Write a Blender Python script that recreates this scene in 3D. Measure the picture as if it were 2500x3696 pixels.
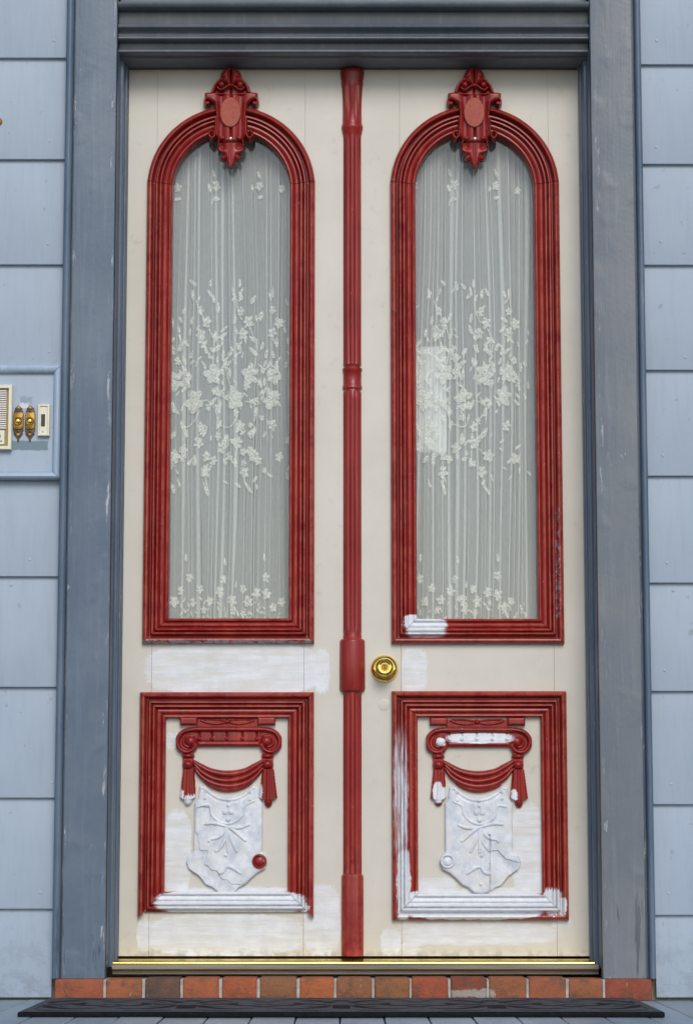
import bpy, bmesh, math, random
import numpy as np
from mathutils import Vector

for o in list(bpy.data.objects):
    bpy.data.objects.remove(o)
random.seed(7)
rng = np.random.default_rng(7)
scene = bpy.context.scene
C = scene.collection
R = math.radians

# ------------------------------------------------------------------ camera, sky, sun, exposure
PITCH = R(7.94); CAM_D = 6.7; CAM_H = .233; CAM_X = -.0216; FPX = 9192.
cam = bpy.data.cameras.new('camera'); cam_o = bpy.data.objects.new('camera', cam); C.objects.link(cam_o)
cam.sensor_fit = 'VERTICAL'; cam.sensor_height = 24; cam.lens = 24 * FPX / 3696
cam_o.location = (CAM_X, -CAM_D, CAM_H); cam_o.rotation_euler = (R(90) + PITCH, 0, 0)
cam.clip_start = .05; cam.clip_end = 2000
scene.camera = cam_o

SUN_AZ = 171.0; SUN_EL = 35.0
world = bpy.data.worlds.new('World'); scene.world = world; world.use_nodes = True
wn = world.node_tree; wn.nodes.clear()
wo = wn.nodes.new('ShaderNodeOutputWorld'); wb = wn.nodes.new('ShaderNodeBackground'); sk = wn.nodes.new('ShaderNodeTexSky')
sk.sky_type = 'NISHITA'; sk.sun_disc = False; sk.sun_elevation = R(SUN_EL); sk.sun_rotation = R(SUN_AZ)
sk.air_density = 1.0; sk.dust_density = 1.0; sk.ozone_density = 1.0
wb.inputs[1].default_value = .12
wn.links.new(sk.outputs[0], wb.inputs[0]); wn.links.new(wb.outputs[0], wo.inputs[0])

sun = bpy.data.lights.new('sun', 'SUN'); sun_o = bpy.data.objects.new('sun', sun); C.objects.link(sun_o)
sun.energy = 1.35; sun.angle = R(26); sun.color = (1.0, .95, .90)
sd = Vector((math.sin(R(SUN_AZ)) * math.cos(R(SUN_EL)), math.cos(R(SUN_AZ)) * math.cos(R(SUN_EL)), math.sin(R(SUN_EL))))
sun_o.rotation_euler = sd.to_track_quat('Z', 'Y').to_euler()
sun_o.location = (3, -6, 6)

scene.view_settings.view_transform = 'Standard'; scene.view_settings.look = 'None'
scene.view_settings.exposure = 0.40; scene.view_settings.gamma = 1.0
scene.render.resolution_x = 692; scene.render.resolution_y = 1024
scene.cycles.max_bounces = 6; scene.cycles.diffuse_bounces = 3; scene.cycles.glossy_bounces = 3; scene.cycles.transparent_max_bounces = 16


# ------------------------------------------------------------------ measuring: photograph -> metres on a plane of the facade
def S(u, v, Y=0.0):
    """metres (x, z) on the facade plane at depth Y for a measured point of the photograph"""
    a = (u - 1250) / FPX; b = (1848 - v) / FPX
    dy = math.cos(PITCH) - b * math.sin(PITCH); dz = math.sin(PITCH) + b * math.cos(PITCH)
    t = (Y + CAM_D) / dy
    return CAM_X + a * t, CAM_H + dz * t


def SF(u, v, z):
    a = (u - 1250) / FPX; b = (1848 - v) / FPX
    dy = math.cos(PITCH) - b * math.sin(PITCH); dz = math.sin(PITCH) + b * math.cos(PITCH)
    t = (z - CAM_H) / dz
    return CAM_X + a * t, -CAM_D + dy * t


def SX(u, v, Y=0.0): return S(u, v, Y)[0]
def SZ(v, Y=0.0): return S(1250, v, Y)[1]


# ------------------------------------------------------------------ node helpers
class NT:
    def __init__(self, name):
        self.m = bpy.data.materials.new(name); self.m.use_nodes = True
        self.t = self.m.node_tree; self.t.nodes.clear()
        self.out = self.n('ShaderNodeOutputMaterial')
        self._pos = None

    def n(self, typ, **kw):
        nd = self.t.nodes.new(typ)
        for k, v in kw.items(): setattr(nd, k, v)
        return nd

    def link(self, a, b): self.t.links.new(a, b)

    def set(self, sock, v):
        if hasattr(v, 'is_output') or isinstance(v, bpy.types.NodeSocket): self.link(v, sock)
        elif isinstance(v, (tuple, list)):
            sock.default_value = tuple(v) + (1.0,) if len(v) == 3 and len(sock.default_value) == 4 else tuple(v)
        else: sock.default_value = v

    @property
    def pos(self):
        if self._pos is None: self._pos = self.n('ShaderNodeNewGeometry').outputs['Position']
        return self._pos

    def math(self, op, a, b=0.0, c=None):
        nd = self.n('ShaderNodeMath', operation=op); self.set(nd.inputs[0], a); self.set(nd.inputs[1], b)
        if c is not None: self.set(nd.inputs[2], c)
        return nd.outputs[0]

    def vmul(self, v, s):
        nd = self.n('ShaderNodeVectorMath', operation='MULTIPLY'); self.set(nd.inputs[0], v); nd.inputs[1].default_value = s
        return nd.outputs[0]

    def noise(self, scale, detail=4, rough=.55, vec=None, stretch=None, color=False, dist=0.0):
        v = vec if vec is not None else self.pos
        if stretch: v = self.vmul(v, stretch)
        nd = self.n('ShaderNodeTexNoise'); self.link(v, nd.inputs['Vector'])
        nd.inputs['Scale'].default_value = scale; nd.inputs['Detail'].default_value = min(detail, 4); nd.inputs['Roughness'].default_value = rough
        nd.inputs['Distortion'].default_value = dist
        return nd.outputs['Color' if color else 'Fac']

    def ramp(self, f, lo, hi, a=0.0, b=1.0, smooth=True):
        nd = self.n('ShaderNodeMapRange'); nd.interpolation_type = 'SMOOTHSTEP' if smooth else 'LINEAR'
        self.set(nd.inputs['Value'], f)
        nd.inputs['From Min'].default_value = lo; nd.inputs['From Max'].default_value = hi
        nd.inputs['To Min'].default_value = a; nd.inputs['To Max'].default_value = b
        return nd.outputs['Result']

    def mix(self, f, a, b, blend='MIX'):
        nd = self.n('ShaderNodeMix', data_type='RGBA', blend_type=blend)
        self.set(nd.inputs[0], f); self.set(nd.inputs[6], a); self.set(nd.inputs[7], b)
        return nd.outputs[2]

    def warped(self, amp, scale):
        """position shaken by noise, split into x and z"""
        nz = self.noise(scale, 3, .6, color=True)
        sub = self.n('ShaderNodeVectorMath', operation='SUBTRACT'); self.link(nz, sub.inputs[0]); sub.inputs[1].default_value = (.5, .5, .5)
        sc = self.vmul(sub.outputs[0], (amp * 2, amp * 2, amp * 2))
        ad = self.n('ShaderNodeVectorMath', operation='ADD'); self.link(self.pos, ad.inputs[0]); self.link(sc, ad.inputs[1])
        sp = self.n('ShaderNodeSeparateXYZ'); self.link(ad.outputs[0], sp.inputs[0])
        return sp.outputs[0], sp.outputs[2]

    def rect(self, xz, x0, x1, z0, z1, soft=.003):
        x, z = xz
        dx = self.math('SUBTRACT', (x1 - x0) / 2, self.math('ABSOLUTE', self.math('SUBTRACT', x, (x0 + x1) / 2)))
        dz = self.math('SUBTRACT', (z1 - z0) / 2, self.math('ABSOLUTE', self.math('SUBTRACT', z, (z0 + z1) / 2)))
        return self.ramp(self.math('MINIMUM', dx, dz), -soft, soft)

    def blob(self, xz, x0, x1, z0, z1, soft=.003):
        x, z = xz; hx, hz = (x1 - x0) / 2, (z1 - z0) / 2
        a = self.math('POWER', self.math('ABSOLUTE', self.math('DIVIDE', self.math('SUBTRACT', x, (x0 + x1) / 2), hx)), 3.2)
        b = self.math('POWER', self.math('ABSOLUTE', self.math('DIVIDE', self.math('SUBTRACT', z, (z0 + z1) / 2), hz)), 3.2)
        d = self.math('SUBTRACT', 1.0, self.math('POWER', self.math('ADD', a, b), 1 / 3.2))
        k = min(.35, .4 * soft / min(hx, hz))
        return self.ramp(d, -k, k)

    def brushed(self, amp, along='x'):
        """coordinates with ragged brush ends along x or z"""
        st = (.12, 1, 1) if along == 'x' else (1, 1, .12)
        n1 = self.noise(210, 4, .7, stretch=st); n2 = self.noise(35, 3, .6, color=True)
        sp = self.n('ShaderNodeSeparateXYZ'); self.link(self.pos, sp.inputs[0])
        sn = self.n('ShaderNodeSeparateXYZ'); self.link(n2, sn.inputs[0])
        o = self.math('MULTIPLY', self.math('SUBTRACT', n1, .5), amp * 4)
        wx = self.math('MULTIPLY', self.math('SUBTRACT', sn.outputs[0], .5), amp * 1.3); wz = self.math('MULTIPLY', self.math('SUBTRACT', sn.outputs[1], .5), amp * 1.3)
        x = self.math('ADD', sp.outputs[0], wx); z = self.math('ADD', sp.outputs[2], wz)
        if along == 'x': x = self.math('ADD', x, o)
        else: z = self.math('ADD', z, o)
        return x, z

    def union(self, masks):
        m = masks[0]
        for k in masks[1:]: m = self.math('MAXIMUM', m, k)
        return m

    def bump(self, h, strength, dist, normal=None):
        nd = self.n('ShaderNodeBump'); nd.inputs['Strength'].default_value = strength; nd.inputs['Distance'].default_value = dist
        self.link(h, nd.inputs['Height'])
        if normal is not None: self.link(normal, nd.inputs['Normal'])
        return nd.outputs[0]

    def principled(self, color, rough=.5, normal=None, metallic=0.0, spec=None, coat=None):
        p = self.n('ShaderNodeBsdfPrincipled')
        self.set(p.inputs['Base Color'], color); self.set(p.inputs['Roughness'], rough); self.set(p.inputs['Metallic'], metallic)
        if spec is not None: self.set(p.inputs['Specular IOR Level'], spec)
        if coat: p.inputs['Coat Weight'].default_value = coat; p.inputs['Coat Roughness'].default_value = .25
        if normal is not None: self.link(normal, p.inputs['Normal'])
        return p.outputs[0]

    def done(self, shader):
        self.link(shader, self.out.inputs['Surface']); return self.m


def pxr(u0, u1, v0, v1, Y=-.012):
    """rectangle of the photograph -> x0,x1,z0,z1 on the door"""
    vm = (v0 + v1) / 2
    return SX(u0, vm, Y), SX(u1, vm, Y), SZ(v1, Y), SZ(v0, Y)


PRIMER = (.70, .715, .74)
WHITE_ON_CREAM = [  # u0,u1,v0,v1, soft
    (525, 1165, 2322, 2508, .004), (1130, 1190, 2340, 2500, .006),
    (532, 1098, 3300, 3452, .006), (1096, 1228, 3195, 3452, .004), (492, 545, 3318, 3442, .004),
    (590, 688, 2925, 3240, .006), (680, 1045, 3200, 3240, .003), (590, 640, 2640, 2700, .001),
    (1448, 1540, 2335, 2505, .010),
    (1845, 1965, 2900, 3232, .008), (1500, 1650, 3168, 3235, .004), (1640, 1980, 3205, 3235, .003),
    (1372, 1446, 3352, 3445, .004), (1446, 2012, 3330, 3412, .008), (1446, 1520, 3400, 3446, .004), (1990, 2060, 3305, 3350, .004),
    (1445, 1510, 3330, 3350, .002)]
WHITE_ON_RED = [
    (1462, 1612, 2232, 2276, .004), (1466, 1606, 2266, 2300, .004), (1456, 1516, 2218, 2270, .004),
    (562, 1100, 3212, 3302, .003), (1078, 1118, 3268, 3288, .003), (1086, 1106, 3256, 3304, .002),
    (1440, 1975, 3208, 3320, .004), (1432, 1480, 3060, 3330, .005), (1960, 2028, 3206, 3300, .004), (2012, 2042, 3240, 3304, .003),
    (1612, 1852, 2646, 2682, .003), (1575, 1606, 2664, 2692, .004),
    (640, 664, 2850, 2935, .003), (664, 722, 2870, 2935, .003), (930, 946, 2830, 2892, .002),
    (1562, 1596, 2822, 2898, .003), (1590, 1622, 2842, 2892, .003), (1842, 1866, 2848, 2892, .003), (1808, 1830, 2826, 2840, .002)]
WHITE_STREAK = [(1420, 1472, 2650, 3080, .010)]


def make_cream():
    t = NT('cream_paint')
    n1 = t.noise(3.0, 5, .6); n2 = t.noise(28, 5, .65); grain = t.noise(40, 5, .6, stretch=(1, 1, .08)); brush = t.noise(60, 4, .6, stretch=(.06, 1, 1))
    base = t.mix(t.ramp(n1, .3, .7), (.545, .515, .445), (.60, .575, .51))
    dirt = t.math('MULTIPLY', t.ramp(n2, .56, .74), t.ramp(t.noise(5, 3), .45, .68))
    base = t.mix(t.math('MULTIPLY', dirt, .55), base, (.33, .31, .27))
    a = t.brushed(.014, 'x'); b = t.brushed(.012, 'z')
    ms = [t.blob(b if (r[3] - r[2]) > (r[1] - r[0]) else a, *pxr(*r[:4]), soft=r[4]) for i, r in enumerate(WHITE_ON_CREAM)]
    w = t.union(ms)
    w = t.math('MULTIPLY', w, t.ramp(t.noise(60, 6, .75, stretch=(.10, 1, 1)), .34, .62, .35, 1.0))
    w = t.math('MULTIPLY', w, t.ramp(t.noise(7, 4, .6), .25, .5, .55, 1.0))
    col = t.mix(w, base, t.mix(t.ramp(n2, .3, .7), (.62, .65, .69), (.71, .73, .76)))
    crack = t.math('MULTIPLY', t.ramp(t.noise(26, 4, .7, stretch=(.05, 1, 1)), .655, .69), t.ramp(t.pos_z(), .12, .02) if False else 1.0)
    sp = t.n('ShaderNodeSeparateXYZ'); t.link(t.pos, sp.inputs[0])
    low = t.ramp(sp.outputs[2], .10, .06)
    crack = t.math('MULTIPLY', crack, low)
    col = t.mix(t.math('MULTIPLY', crack, .75), col, (.16, .145, .13))
    foot = t.math('MULTIPLY', t.ramp(sp.outputs[2], .035, .0), t.ramp(t.noise(50, 4), .4, .65))
    col = t.mix(t.math('MULTIPLY', foot, .45), col, (.2, .18, .155))
    h = t.math('ADD', t.math('MULTIPLY', n2, .5), t.math('ADD', t.math('MULTIPLY', brush, .35), t.math('MULTIPLY', w, .6)))
    h = t.math('SUBTRACT', h, t.math('MULTIPLY', crack, 2.0))
    nrm = t.bump(h, .35, .0012)
    return t.done(t.principled(col, .42, nrm, spec=.4))


NT.pos_z = lambda self: 0.0


def make_red(name='red_paint', extra=True):
    t = NT(name)
    n1 = t.noise(6, 4); n2 = t.noise(70, 4, .6); st = t.noise(55, 5, .65, stretch=(1, 1, .05))
    base = t.mix(t.ramp(n1, .3, .7), (.190, .0080, .0082), (.262, .0140, .0115))
    base = t.mix(t.math('MULTIPLY', t.ramp(st, .48, .72), .55), base, (.40, .060, .034))
    base = t.mix(t.math('MULTIPLY', t.ramp(t.noise(48, 5, .7, stretch=(1, 1, .06)), .52, .72), .5), base, (.085, .007, .010))
    worn = t.math('MULTIPLY', t.ramp(n2, .63, .72), t.ramp(t.noise(9, 3), .5, .68))
    col = t.mix(t.math('MULTIPLY', worn, .6), base, (.33, .20, .19))
    pt = t.n('ShaderNodeNewGeometry').outputs['Pointiness']
    ridge = t.math('MULTIPLY', t.ramp(pt, .515, .60), t.ramp(t.noise(30, 5, .7), .36, .62))
    col = t.mix(t.math('MULTIPLY', ridge, .5), col, (.44, .095, .060))
    fade = t.ramp(t.noise(2.6, 4, .6), .42, .66)
    col = t.mix(t.math('MULTIPLY', fade, .15), col, (.33, .045, .040))
    if extra:
        b = t.warped(.0045, 90); a = t.brushed(.010, 'x'); az = t.brushed(.012, 'z'); sm = t.brushed(.0045, 'x')
        z0 = t.rect(b, *pxr(2004, 2018, 1830, 2230), soft=.003)
        chips = t.math('MULTIPLY', t.ramp(t.noise(85, 4, .7), .50, .56), z0)
        z1 = t.rect(b, *pxr(514, 1134, 2312, 2332), soft=.001)
        chips = t.math('MAXIMUM', chips, t.math('MULTIPLY', z1, t.ramp(t.noise(60, 4, .7), .42, .50)))
        pin = t.math('MULTIPLY', t.ramp(t.noise(130, 2, .5), .715, .74), t.ramp(t.noise(5, 2), .45, .6))
        chips = t.math('MAXIMUM', chips, pin)
        col = t.mix(t.math('MULTIPLY', chips, .85), col, (.36, .36, .40))
        ms = [t.blob(sm if min(r[1] - r[0], r[3] - r[2]) < 45 else (az if (r[3] - r[2]) > (r[1] - r[0]) else a), *pxr(*r[:4]), soft=r[4]) for i, r in enumerate(WHITE_ON_RED)]
        s = t.union([t.blob(az, *pxr(*r[:4]), soft=r[4]) for r in WHITE_STREAK])
        s = t.math('MULTIPLY', s, t.ramp(t.noise(75, 5, .7, stretch=(1, 1, .09)), .36, .56, .15, .95))
        w = t.union(ms)
        w = t.math('MULTIPLY', w, t.ramp(t.noise(60, 5, .6, stretch=(.2, 1, 1)), .16, .42, .55, 1.0))
        w = t.math('MAXIMUM', w, s)
        col = t.mix(w, col, t.mix(t.ramp(n2, .3, .7), (.63, .66, .71), (.74, .755, .78)))
    h = t.math('ADD', t.math('MULTIPLY', n2, .35), t.math('MULTIPLY', st, .7))
    nrm = t.bump(h, .45, .0016)
    return t.done(t.principled(col, .32, nrm, spec=.38))


def make_primer():
    t = NT('white_primer')
    n1 = t.noise(30, 5, .65); n2 = t.noise(90, 4, .6, stretch=(1, 1, .3)); n3 = t.noise(18, 3, .5, dist=.6)
    col = t.mix(t.ramp(n1, .3, .7), (.48, .52, .58), (.70, .72, .755))
    col = t.mix(t.math('MULTIPLY', t.ramp(n3, .52, .60), .5), col, (.62, .61, .58))
    nrm = t.bump(t.math('ADD', n1, t.math('MULTIPLY', n2, .9)), .7, .0022)
    return t.done(t.principled(col, .45, nrm))


def make_terracotta():
    t = NT('faded_red_paint')
    n = t.noise(120, 4)
    col = t.mix(t.ramp(n, .3, .7), (.30, .055, .035), (.37, .085, .055))
    return t.done(t.principled(col, .7, t.bump(n, .4, .001)))


def make_trim(name, c0, c1, fleck=(.40, .42, .44), fl=.6, bl=.5):
    t = NT(name)
    n1 = t.noise(4, 5, .6); n2 = t.noise(60, 6, .7, stretch=(1, 1, .06)); n3 = t.noise(95, 3, .5); blob = t.noise(16, 1.5, .4, stretch=(1, 1, .8))
    col = t.mix(t.ramp(n1, .32, .68), c0, c1)
    col = t.mix(t.math('MULTIPLY', t.ramp(n2, .48, .72), .35), col, tuple(min(1, k * 1.35) for k in c1))
    worn = t.math('MULTIPLY', t.ramp(t.noise(38, 5, .7, stretch=(1, 1, .22)), .66, .70), t.ramp(t.noise(4.2, 3), .44, .62))
    col = t.mix(t.math('MULTIPLY', worn, fl), col, fleck)
    sp = t.n('ShaderNodeSeparateXYZ'); t.link(t.pos, sp.inputs[0])
    crack = t.math('MULTIPLY', t.ramp(t.noise(46, 5, .72, stretch=(1, 1, .07)), .60, .66), t.ramp(sp.outputs[2], .30, .02))
    col = t.mix(t.math('MULTIPLY', crack, .6), col, (.035, .045, .06))
    if fl >= .6:   # rubbed and chipped along the arrises
        xa = t.math('ABSOLUTE', sp.outputs[0])
        near = t.union([t.ramp(t.math('ABSOLUTE', t.math('SUBTRACT', xa, c)), .009, .002) for c in (.640, .738)])
        rub = t.math('MULTIPLY', near, t.ramp(t.noise(60, 5, .75, stretch=(1, 1, .16)), .56, .64))
        rub = t.math('MULTIPLY', rub, t.ramp(t.noise(3.1, 3, .5), .38, .60))
        col = t.mix(t.math('MULTIPLY', rub, .8), col, (.46, .47, .48))
        worn = t.math('MAXIMUM', worn, rub)
    h = t.math('ADD', t.math('MULTIPLY', t.ramp(blob, .56, .85), .8), t.math('ADD', t.math('MULTIPLY', n2, .6), t.math('MULTIPLY', n3, .25)))
    h = t.math('SUBTRACT', h, t.math('ADD', t.math('MULTIPLY', worn, .5), t.math('MULTIPLY', crack, .8)))
    nrm = t.bump(h, bl, .003)
    return t.done(t.principled(col, .40, nrm, spec=.45))


def make_siding():
    t = NT('siding_paint')
    oi = t.n('ShaderNodeObjectInfo')
    n1 = t.noise(2.2, 5, .6); n2 = t.noise(60, 6, .7, stretch=(1, 1, .10)); n3 = t.noise(220, 2, .5)
    col = t.mix(t.ramp(n1, .3, .7), (.318, .385, .465), (.362, .432, .512))
    col = t.mix(t.ramp(oi.outputs['Random'], 0, 1, 0, .35), col, (.345, .42, .52))
    col = t.mix(t.math('MULTIPLY', t.ramp(n2, .45, .75), .22), col, (.22, .29, .35))
    spot = t.math('MULTIPLY', t.ramp(t.noise(34, 3, .5), .67, .72), .5)
    col = t.mix(spot, col, (.2, .24, .27))
    sp = t.n('ShaderNodeSeparateXYZ'); t.link(t.pos, sp.inputs[0])
    grime = t.math('MULTIPLY', t.ramp(sp.outputs[2], .16, -.08), t.ramp(t.noise(22, 5, .65), .42, .72))
    col = t.mix(t.math('MULTIPLY', grime, .5), col, (.19, .225, .255))
    g = t.warped(.004, 80)
    patch = t.rect(g, *pxr(37, 175, 1592, 1626, -.15), soft=.0015)
    col = t.mix(t.math('MULTIPLY', patch, .85), col, (.115, .185, .205))
    p2 = t.rect(t.warped(.012, 60), *pxr(72, 120, 1432, 1460, -.15), soft=.003)
    col = t.mix(t.math('MULTIPLY', p2, .55), col, (.18, .24, .30))
    p3 = t.rect(t.warped(.006, 120), *pxr(72, 104, 1456, 1476, -.15), soft=.002)
    col = t.mix(t.math('MULTIPLY', p3, .8), col, (.66, .68, .70))
    h = t.math('ADD', t.math('MULTIPLY', n2, .8), t.math('ADD', t.math('MULTIPLY', n3, .2), t.math('MULTIPLY', grime, .8)))
    return t.done(t.principled(col, .5, t.bump(h, .5, .0022), spec=.35))


def make_floor():
    t = NT('floor_paint')
    oi = t.n('ShaderNodeObjectInfo')
    n1 = t.noise(9, 5, .6, stretch=(1, .2, 1)); n2 = t.noise(70, 5, .6, stretch=(1, .1, 1))
    col = t.mix(t.ramp(n1, .3, .7), (.165, .23, .285), (.25, .315, .36))
    col = t.mix(t.ramp(oi.outputs['Random'], 0, 1, 0, .5), col, (.21, .235, .245))
    worn = t.ramp(t.noise(34, 5, .7, stretch=(1, .3, 1)), .60, .70)
    col = t.mix(t.math('MULTIPLY', worn, .35), col, (.36, .37, .37))
    return t.done(t.principled(col, .42, t.bump(n2, .3, .002)))


def make_brick():
    t = NT('brick')
    oi = t.n('ShaderNodeObjectInfo')
    n1 = t.noise(24, 5, .65); n2 = t.noise(130, 4, .6); n3 = t.noise(14, 3)
    oc = oi.outputs['Color']
    col = t.mix(t.ramp(n1, .25, .75), t.mix(.8, (.06, .035, .025), oc), t.mix(.22, oc, (.50, .15, .06)))
    dark = t.math('MULTIPLY', t.ramp(t.noise(32, 6, .75), .46, .70), .65)
    col = t.mix(dark, col, (.075, .055, .042))
    mort = t.math('MULTIPLY', t.ramp(t.noise(40, 5, .7), .65, .70), .5)
    col = t.mix(mort, col, (.34, .31, .27))
    sm = t.rect(t.warped(.010, 50), *pxr(1628, 1785, 3572, 3600, -.175), soft=.003)
    col = t.mix(t.math('MULTIPLY', sm, .85), col, (.33, .31, .27))
    h = t.math('ADD', n1, t.math('MULTIPLY', n2, .6))
    return t.done(t.principled(col, .85, t.bump(h, 1.0, .004)))


def make_simple(name, c0, c1, rough=.6, scale=60, bump=.3, bd=.001, metallic=0.0, spec=None, stretch=None):
    t = NT(name)
    n = t.noise(scale, 4, .6, stretch=stretch)
    col = t.mix(t.ramp(n, .3, .7), c0, c1)
    return t.done(t.principled(col, rough, t.bump(n, bump, bd), metallic, spec))


def make_glass():
    t = NT('window_glass')
    n = t.noise(2.5, 2)
    ge = t.n('ShaderNodeNewGeometry'); dt = t.n('ShaderNodeVectorMath', operation='DOT_PRODUCT')
    t.link(ge.outputs['Incoming'], dt.inputs[0]); t.link(ge.outputs['Normal'], dt.inputs[1])
    cs = t.math('ABSOLUTE', dt.outputs['Value'])
    schlick = t.math('ADD', .04, t.math('MULTIPLY', .96, t.math('POWER', t.math('SUBTRACT', 1.0, cs), 5.0)))
    tr = t.n('ShaderNodeBsdfTransparent'); tr.inputs[0].default_value = (.965, .985, .98, 1)
    gl = t.n('ShaderNodeBsdfGlossy'); gl.inputs['Roughness'].default_value = .02
    t.link(t.bump(n, .08, .01), gl.inputs['Normal'])
    mx = t.n('ShaderNodeMixShader')
    t.link(schlick, mx.inputs[0]); t.link(tr.outputs[0], mx.inputs[1]); t.link(gl.outputs[0], mx.inputs[2])
    return t.done(mx.outputs[0])


def make_fabric(name, col, opacity, weave=True):
    t = NT(name)
    w = t.noise(420, 2, .5, stretch=(1, 1, .15)); w2 = t.noise(420, 2, .5, stretch=(.15, 1, 1)); big = t.noise(7, 3, .5, stretch=(1, 1, .3))
    d = t.n('ShaderNodeBsdfDiffuse'); t.set(d.inputs[0], t.mix(t.ramp(big, .3, .7), tuple(k * .93 for k in col), col))
    tl = t.n('ShaderNodeBsdfTranslucent'); tl.inputs[0].default_value = tuple(k * .8 for k in col) + (1,)
    m1 = t.n('ShaderNodeMixShader'); m1.inputs[0].default_value = .10
    t.link(d.outputs[0], m1.inputs[1]); t.link(tl.outputs[0], m1.inputs[2])
    tr = t.n('ShaderNodeBsdfTransparent')
    m2 = t.n('ShaderNodeMixShader')
    op = t.math('ADD', opacity - .10, t.math('MULTIPLY', t.math('ADD', w, w2), .10))
    if not weave: op = t.math('ADD', opacity - .25, t.math('MULTIPLY', t.ramp(t.noise(190, 4, .7), .3, .7), .55))
    t.set(m2.inputs[0], op)
    t.link(tr.outputs[0], m2.inputs[1]); t.link(m1.outputs[0], m2.inputs[2])
    return t.done(m2.outputs[0])


M = dict(
    cream=make_cream(), red=make_red(), red_plain=make_red('red_paint_plain', False), primer=make_primer(), terracotta=make_terracotta(),
    trim=make_trim('blue_grey_trim_paint', (.068, .106, .158), (.104, .142, .190), fleck=(.36, .37, .385)),
    trim_warm_lit=make_trim('warm_lit_trim_paint', (.112, .138, .168), (.155, .168, .186), fleck=(.42, .41, .40), fl=.8, bl=.6),  # warm light on the right casing put into the colour; flecks are wear
    header=make_trim('grey_header_paint', (.082, .098, .122), (.125, .140, .160), fleck=(.34, .33, .32), fl=.3, bl=.25),
    siding=make_siding(), boxtrim=make_trim('pale_blue_trim_paint', (.30, .385, .49), (.37, .455, .56), fleck=(.5, .55, .6), fl=.3, bl=.25),
    floor=make_floor(), brick=make_brick(), mortar=make_simple('mortar', (.30, .28, .25), (.46, .44, .40), .9, 60, .8, .003),
    brass=make_simple('polished_brass', (.86, .62, .13), (.92, .70, .18), .10, 12, .03, .001, 1.0),
    old_brass=make_simple('worn_brass', (.20, .115, .028), (.42, .25, .06), .48, 90, .5, .0012, .85),
    bronze=make_simple('tarnished_bronze', (.045, .034, .028), (.16, .095, .05), .55, 110, .5, .001, .4),
    sill=make_simple('weathered_wood', (.13, .112, .08), (.27, .24, .18), .7, 30, .5, .002, stretch=(.08, 1, 1)),
    rubber=make_simple('black_rubber', (.005, .005, .006), (.010, .010, .012), .8, 90, .4, .001, spec=.12),
    rubber_dust=make_simple('dusty_rubber', (.052, .052, .060), (.078, .078, .088), .8, 60, .4, .001, spec=.12),
    ivory=make_simple('ivory_plastic', (.66, .63, .48), (.72, .70, .56), .35, 50, .05, .0005),
    white_plastic=make_simple('white_plastic', (.70, .67, .62), (.76, .73, .68), .4, 50, .05, .0005),
    gold=make_simple('gold_trim', (.30, .20, .05), (.36, .25, .07), .4, 60, .1, .0005),
    dark=make_simple('dark_plastic', (.012, .013, .018), (.02, .021, .027), .35, 60, .1, .0005),
    steel=make_simple('screw_steel', (.55, .5, .48), (.65, .6, .56), .4, 60, .1, .0005, .6),
    plaster=make_simple('hall_plaster', (.22, .18, .13), (.28, .23, .17), .9, 12, .2, .002),
    asphalt=make_simple('asphalt', (.045, .045, .047), (.07, .07, .072), .9, 40, .5, .004),
    concrete=make_simple('concrete', (.26, .255, .245), (.36, .355, .34), .9, 20, .4, .003),
    paper=make_simple('paper', (.86, .86, .87), (.90, .90, .90), .8, 30, .05, .0005),
    ink=make_simple('ink', (.02, .03, .035), (.03, .04, .045), .6, 30, .05, .0005),
    glass=make_glass(), sheer=make_fabric('sheer_fabric', (.89, .89, .86), .385), thread=make_fabric('embroidery_thread', (.92, .90, .82), .58, False),
    rod=make_simple('rod_metal', (.35, .22, .08), (.42, .28, .1), .4, 40, .1, .0005, .7),
)

# ------------------------------------------------------------------ object helpers
ORG = {}


def thing(name, loc, label, cat, group=None, kind=None):
    o = bpy.data.objects.new(name, None); C.objects.link(o); o.location = loc; o.empty_display_size = .05
    ORG[o.name] = Vector(loc); tag(o, label, cat, group, kind)
    return o


def tag(o, label=None, cat=None, group=None, kind=None):
    if label: o['label'] = label
    if cat: o['category'] = cat
    if group: o['group'] = group
    if kind: o['kind'] = kind
    return o


def mesh_of(name, verts, faces, smooth=None):
    me = bpy.data.meshes.new(name); me.from_pydata([tuple(v) for v in verts], [], faces)
    me.update()
    bm = bmesh.new(); bm.from_mesh(me); bmesh.ops.recalc_face_normals(bm, faces=bm.faces); bm.to_mesh(me); bm.free()
    if smooth is not None:
        for p in me.polygons: p.use_smooth = True
        me.set_sharp_from_angle(angle=R(smooth))
    return me


def obj(name, verts, faces, mat, parent=None, smooth=None, loc=None, label=None):
    """mesh from WORLD coordinates; hangs under parent"""
    org = ORG[parent.name] if parent is not None else Vector(loc or (0, 0, 0))
    v = [(a - org.x, b - org.y, c - org.z) for a, b, c in verts]
    me = mesh_of(name, v, faces, smooth)
    if mat: me.materials.append(M[mat])
    o = bpy.data.objects.new(name, me); C.objects.link(o)
    if parent is not None: o.parent = parent
    else: o.location = org
    ORG[o.name] = org
    if label: o['label'] = label
    return o


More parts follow.
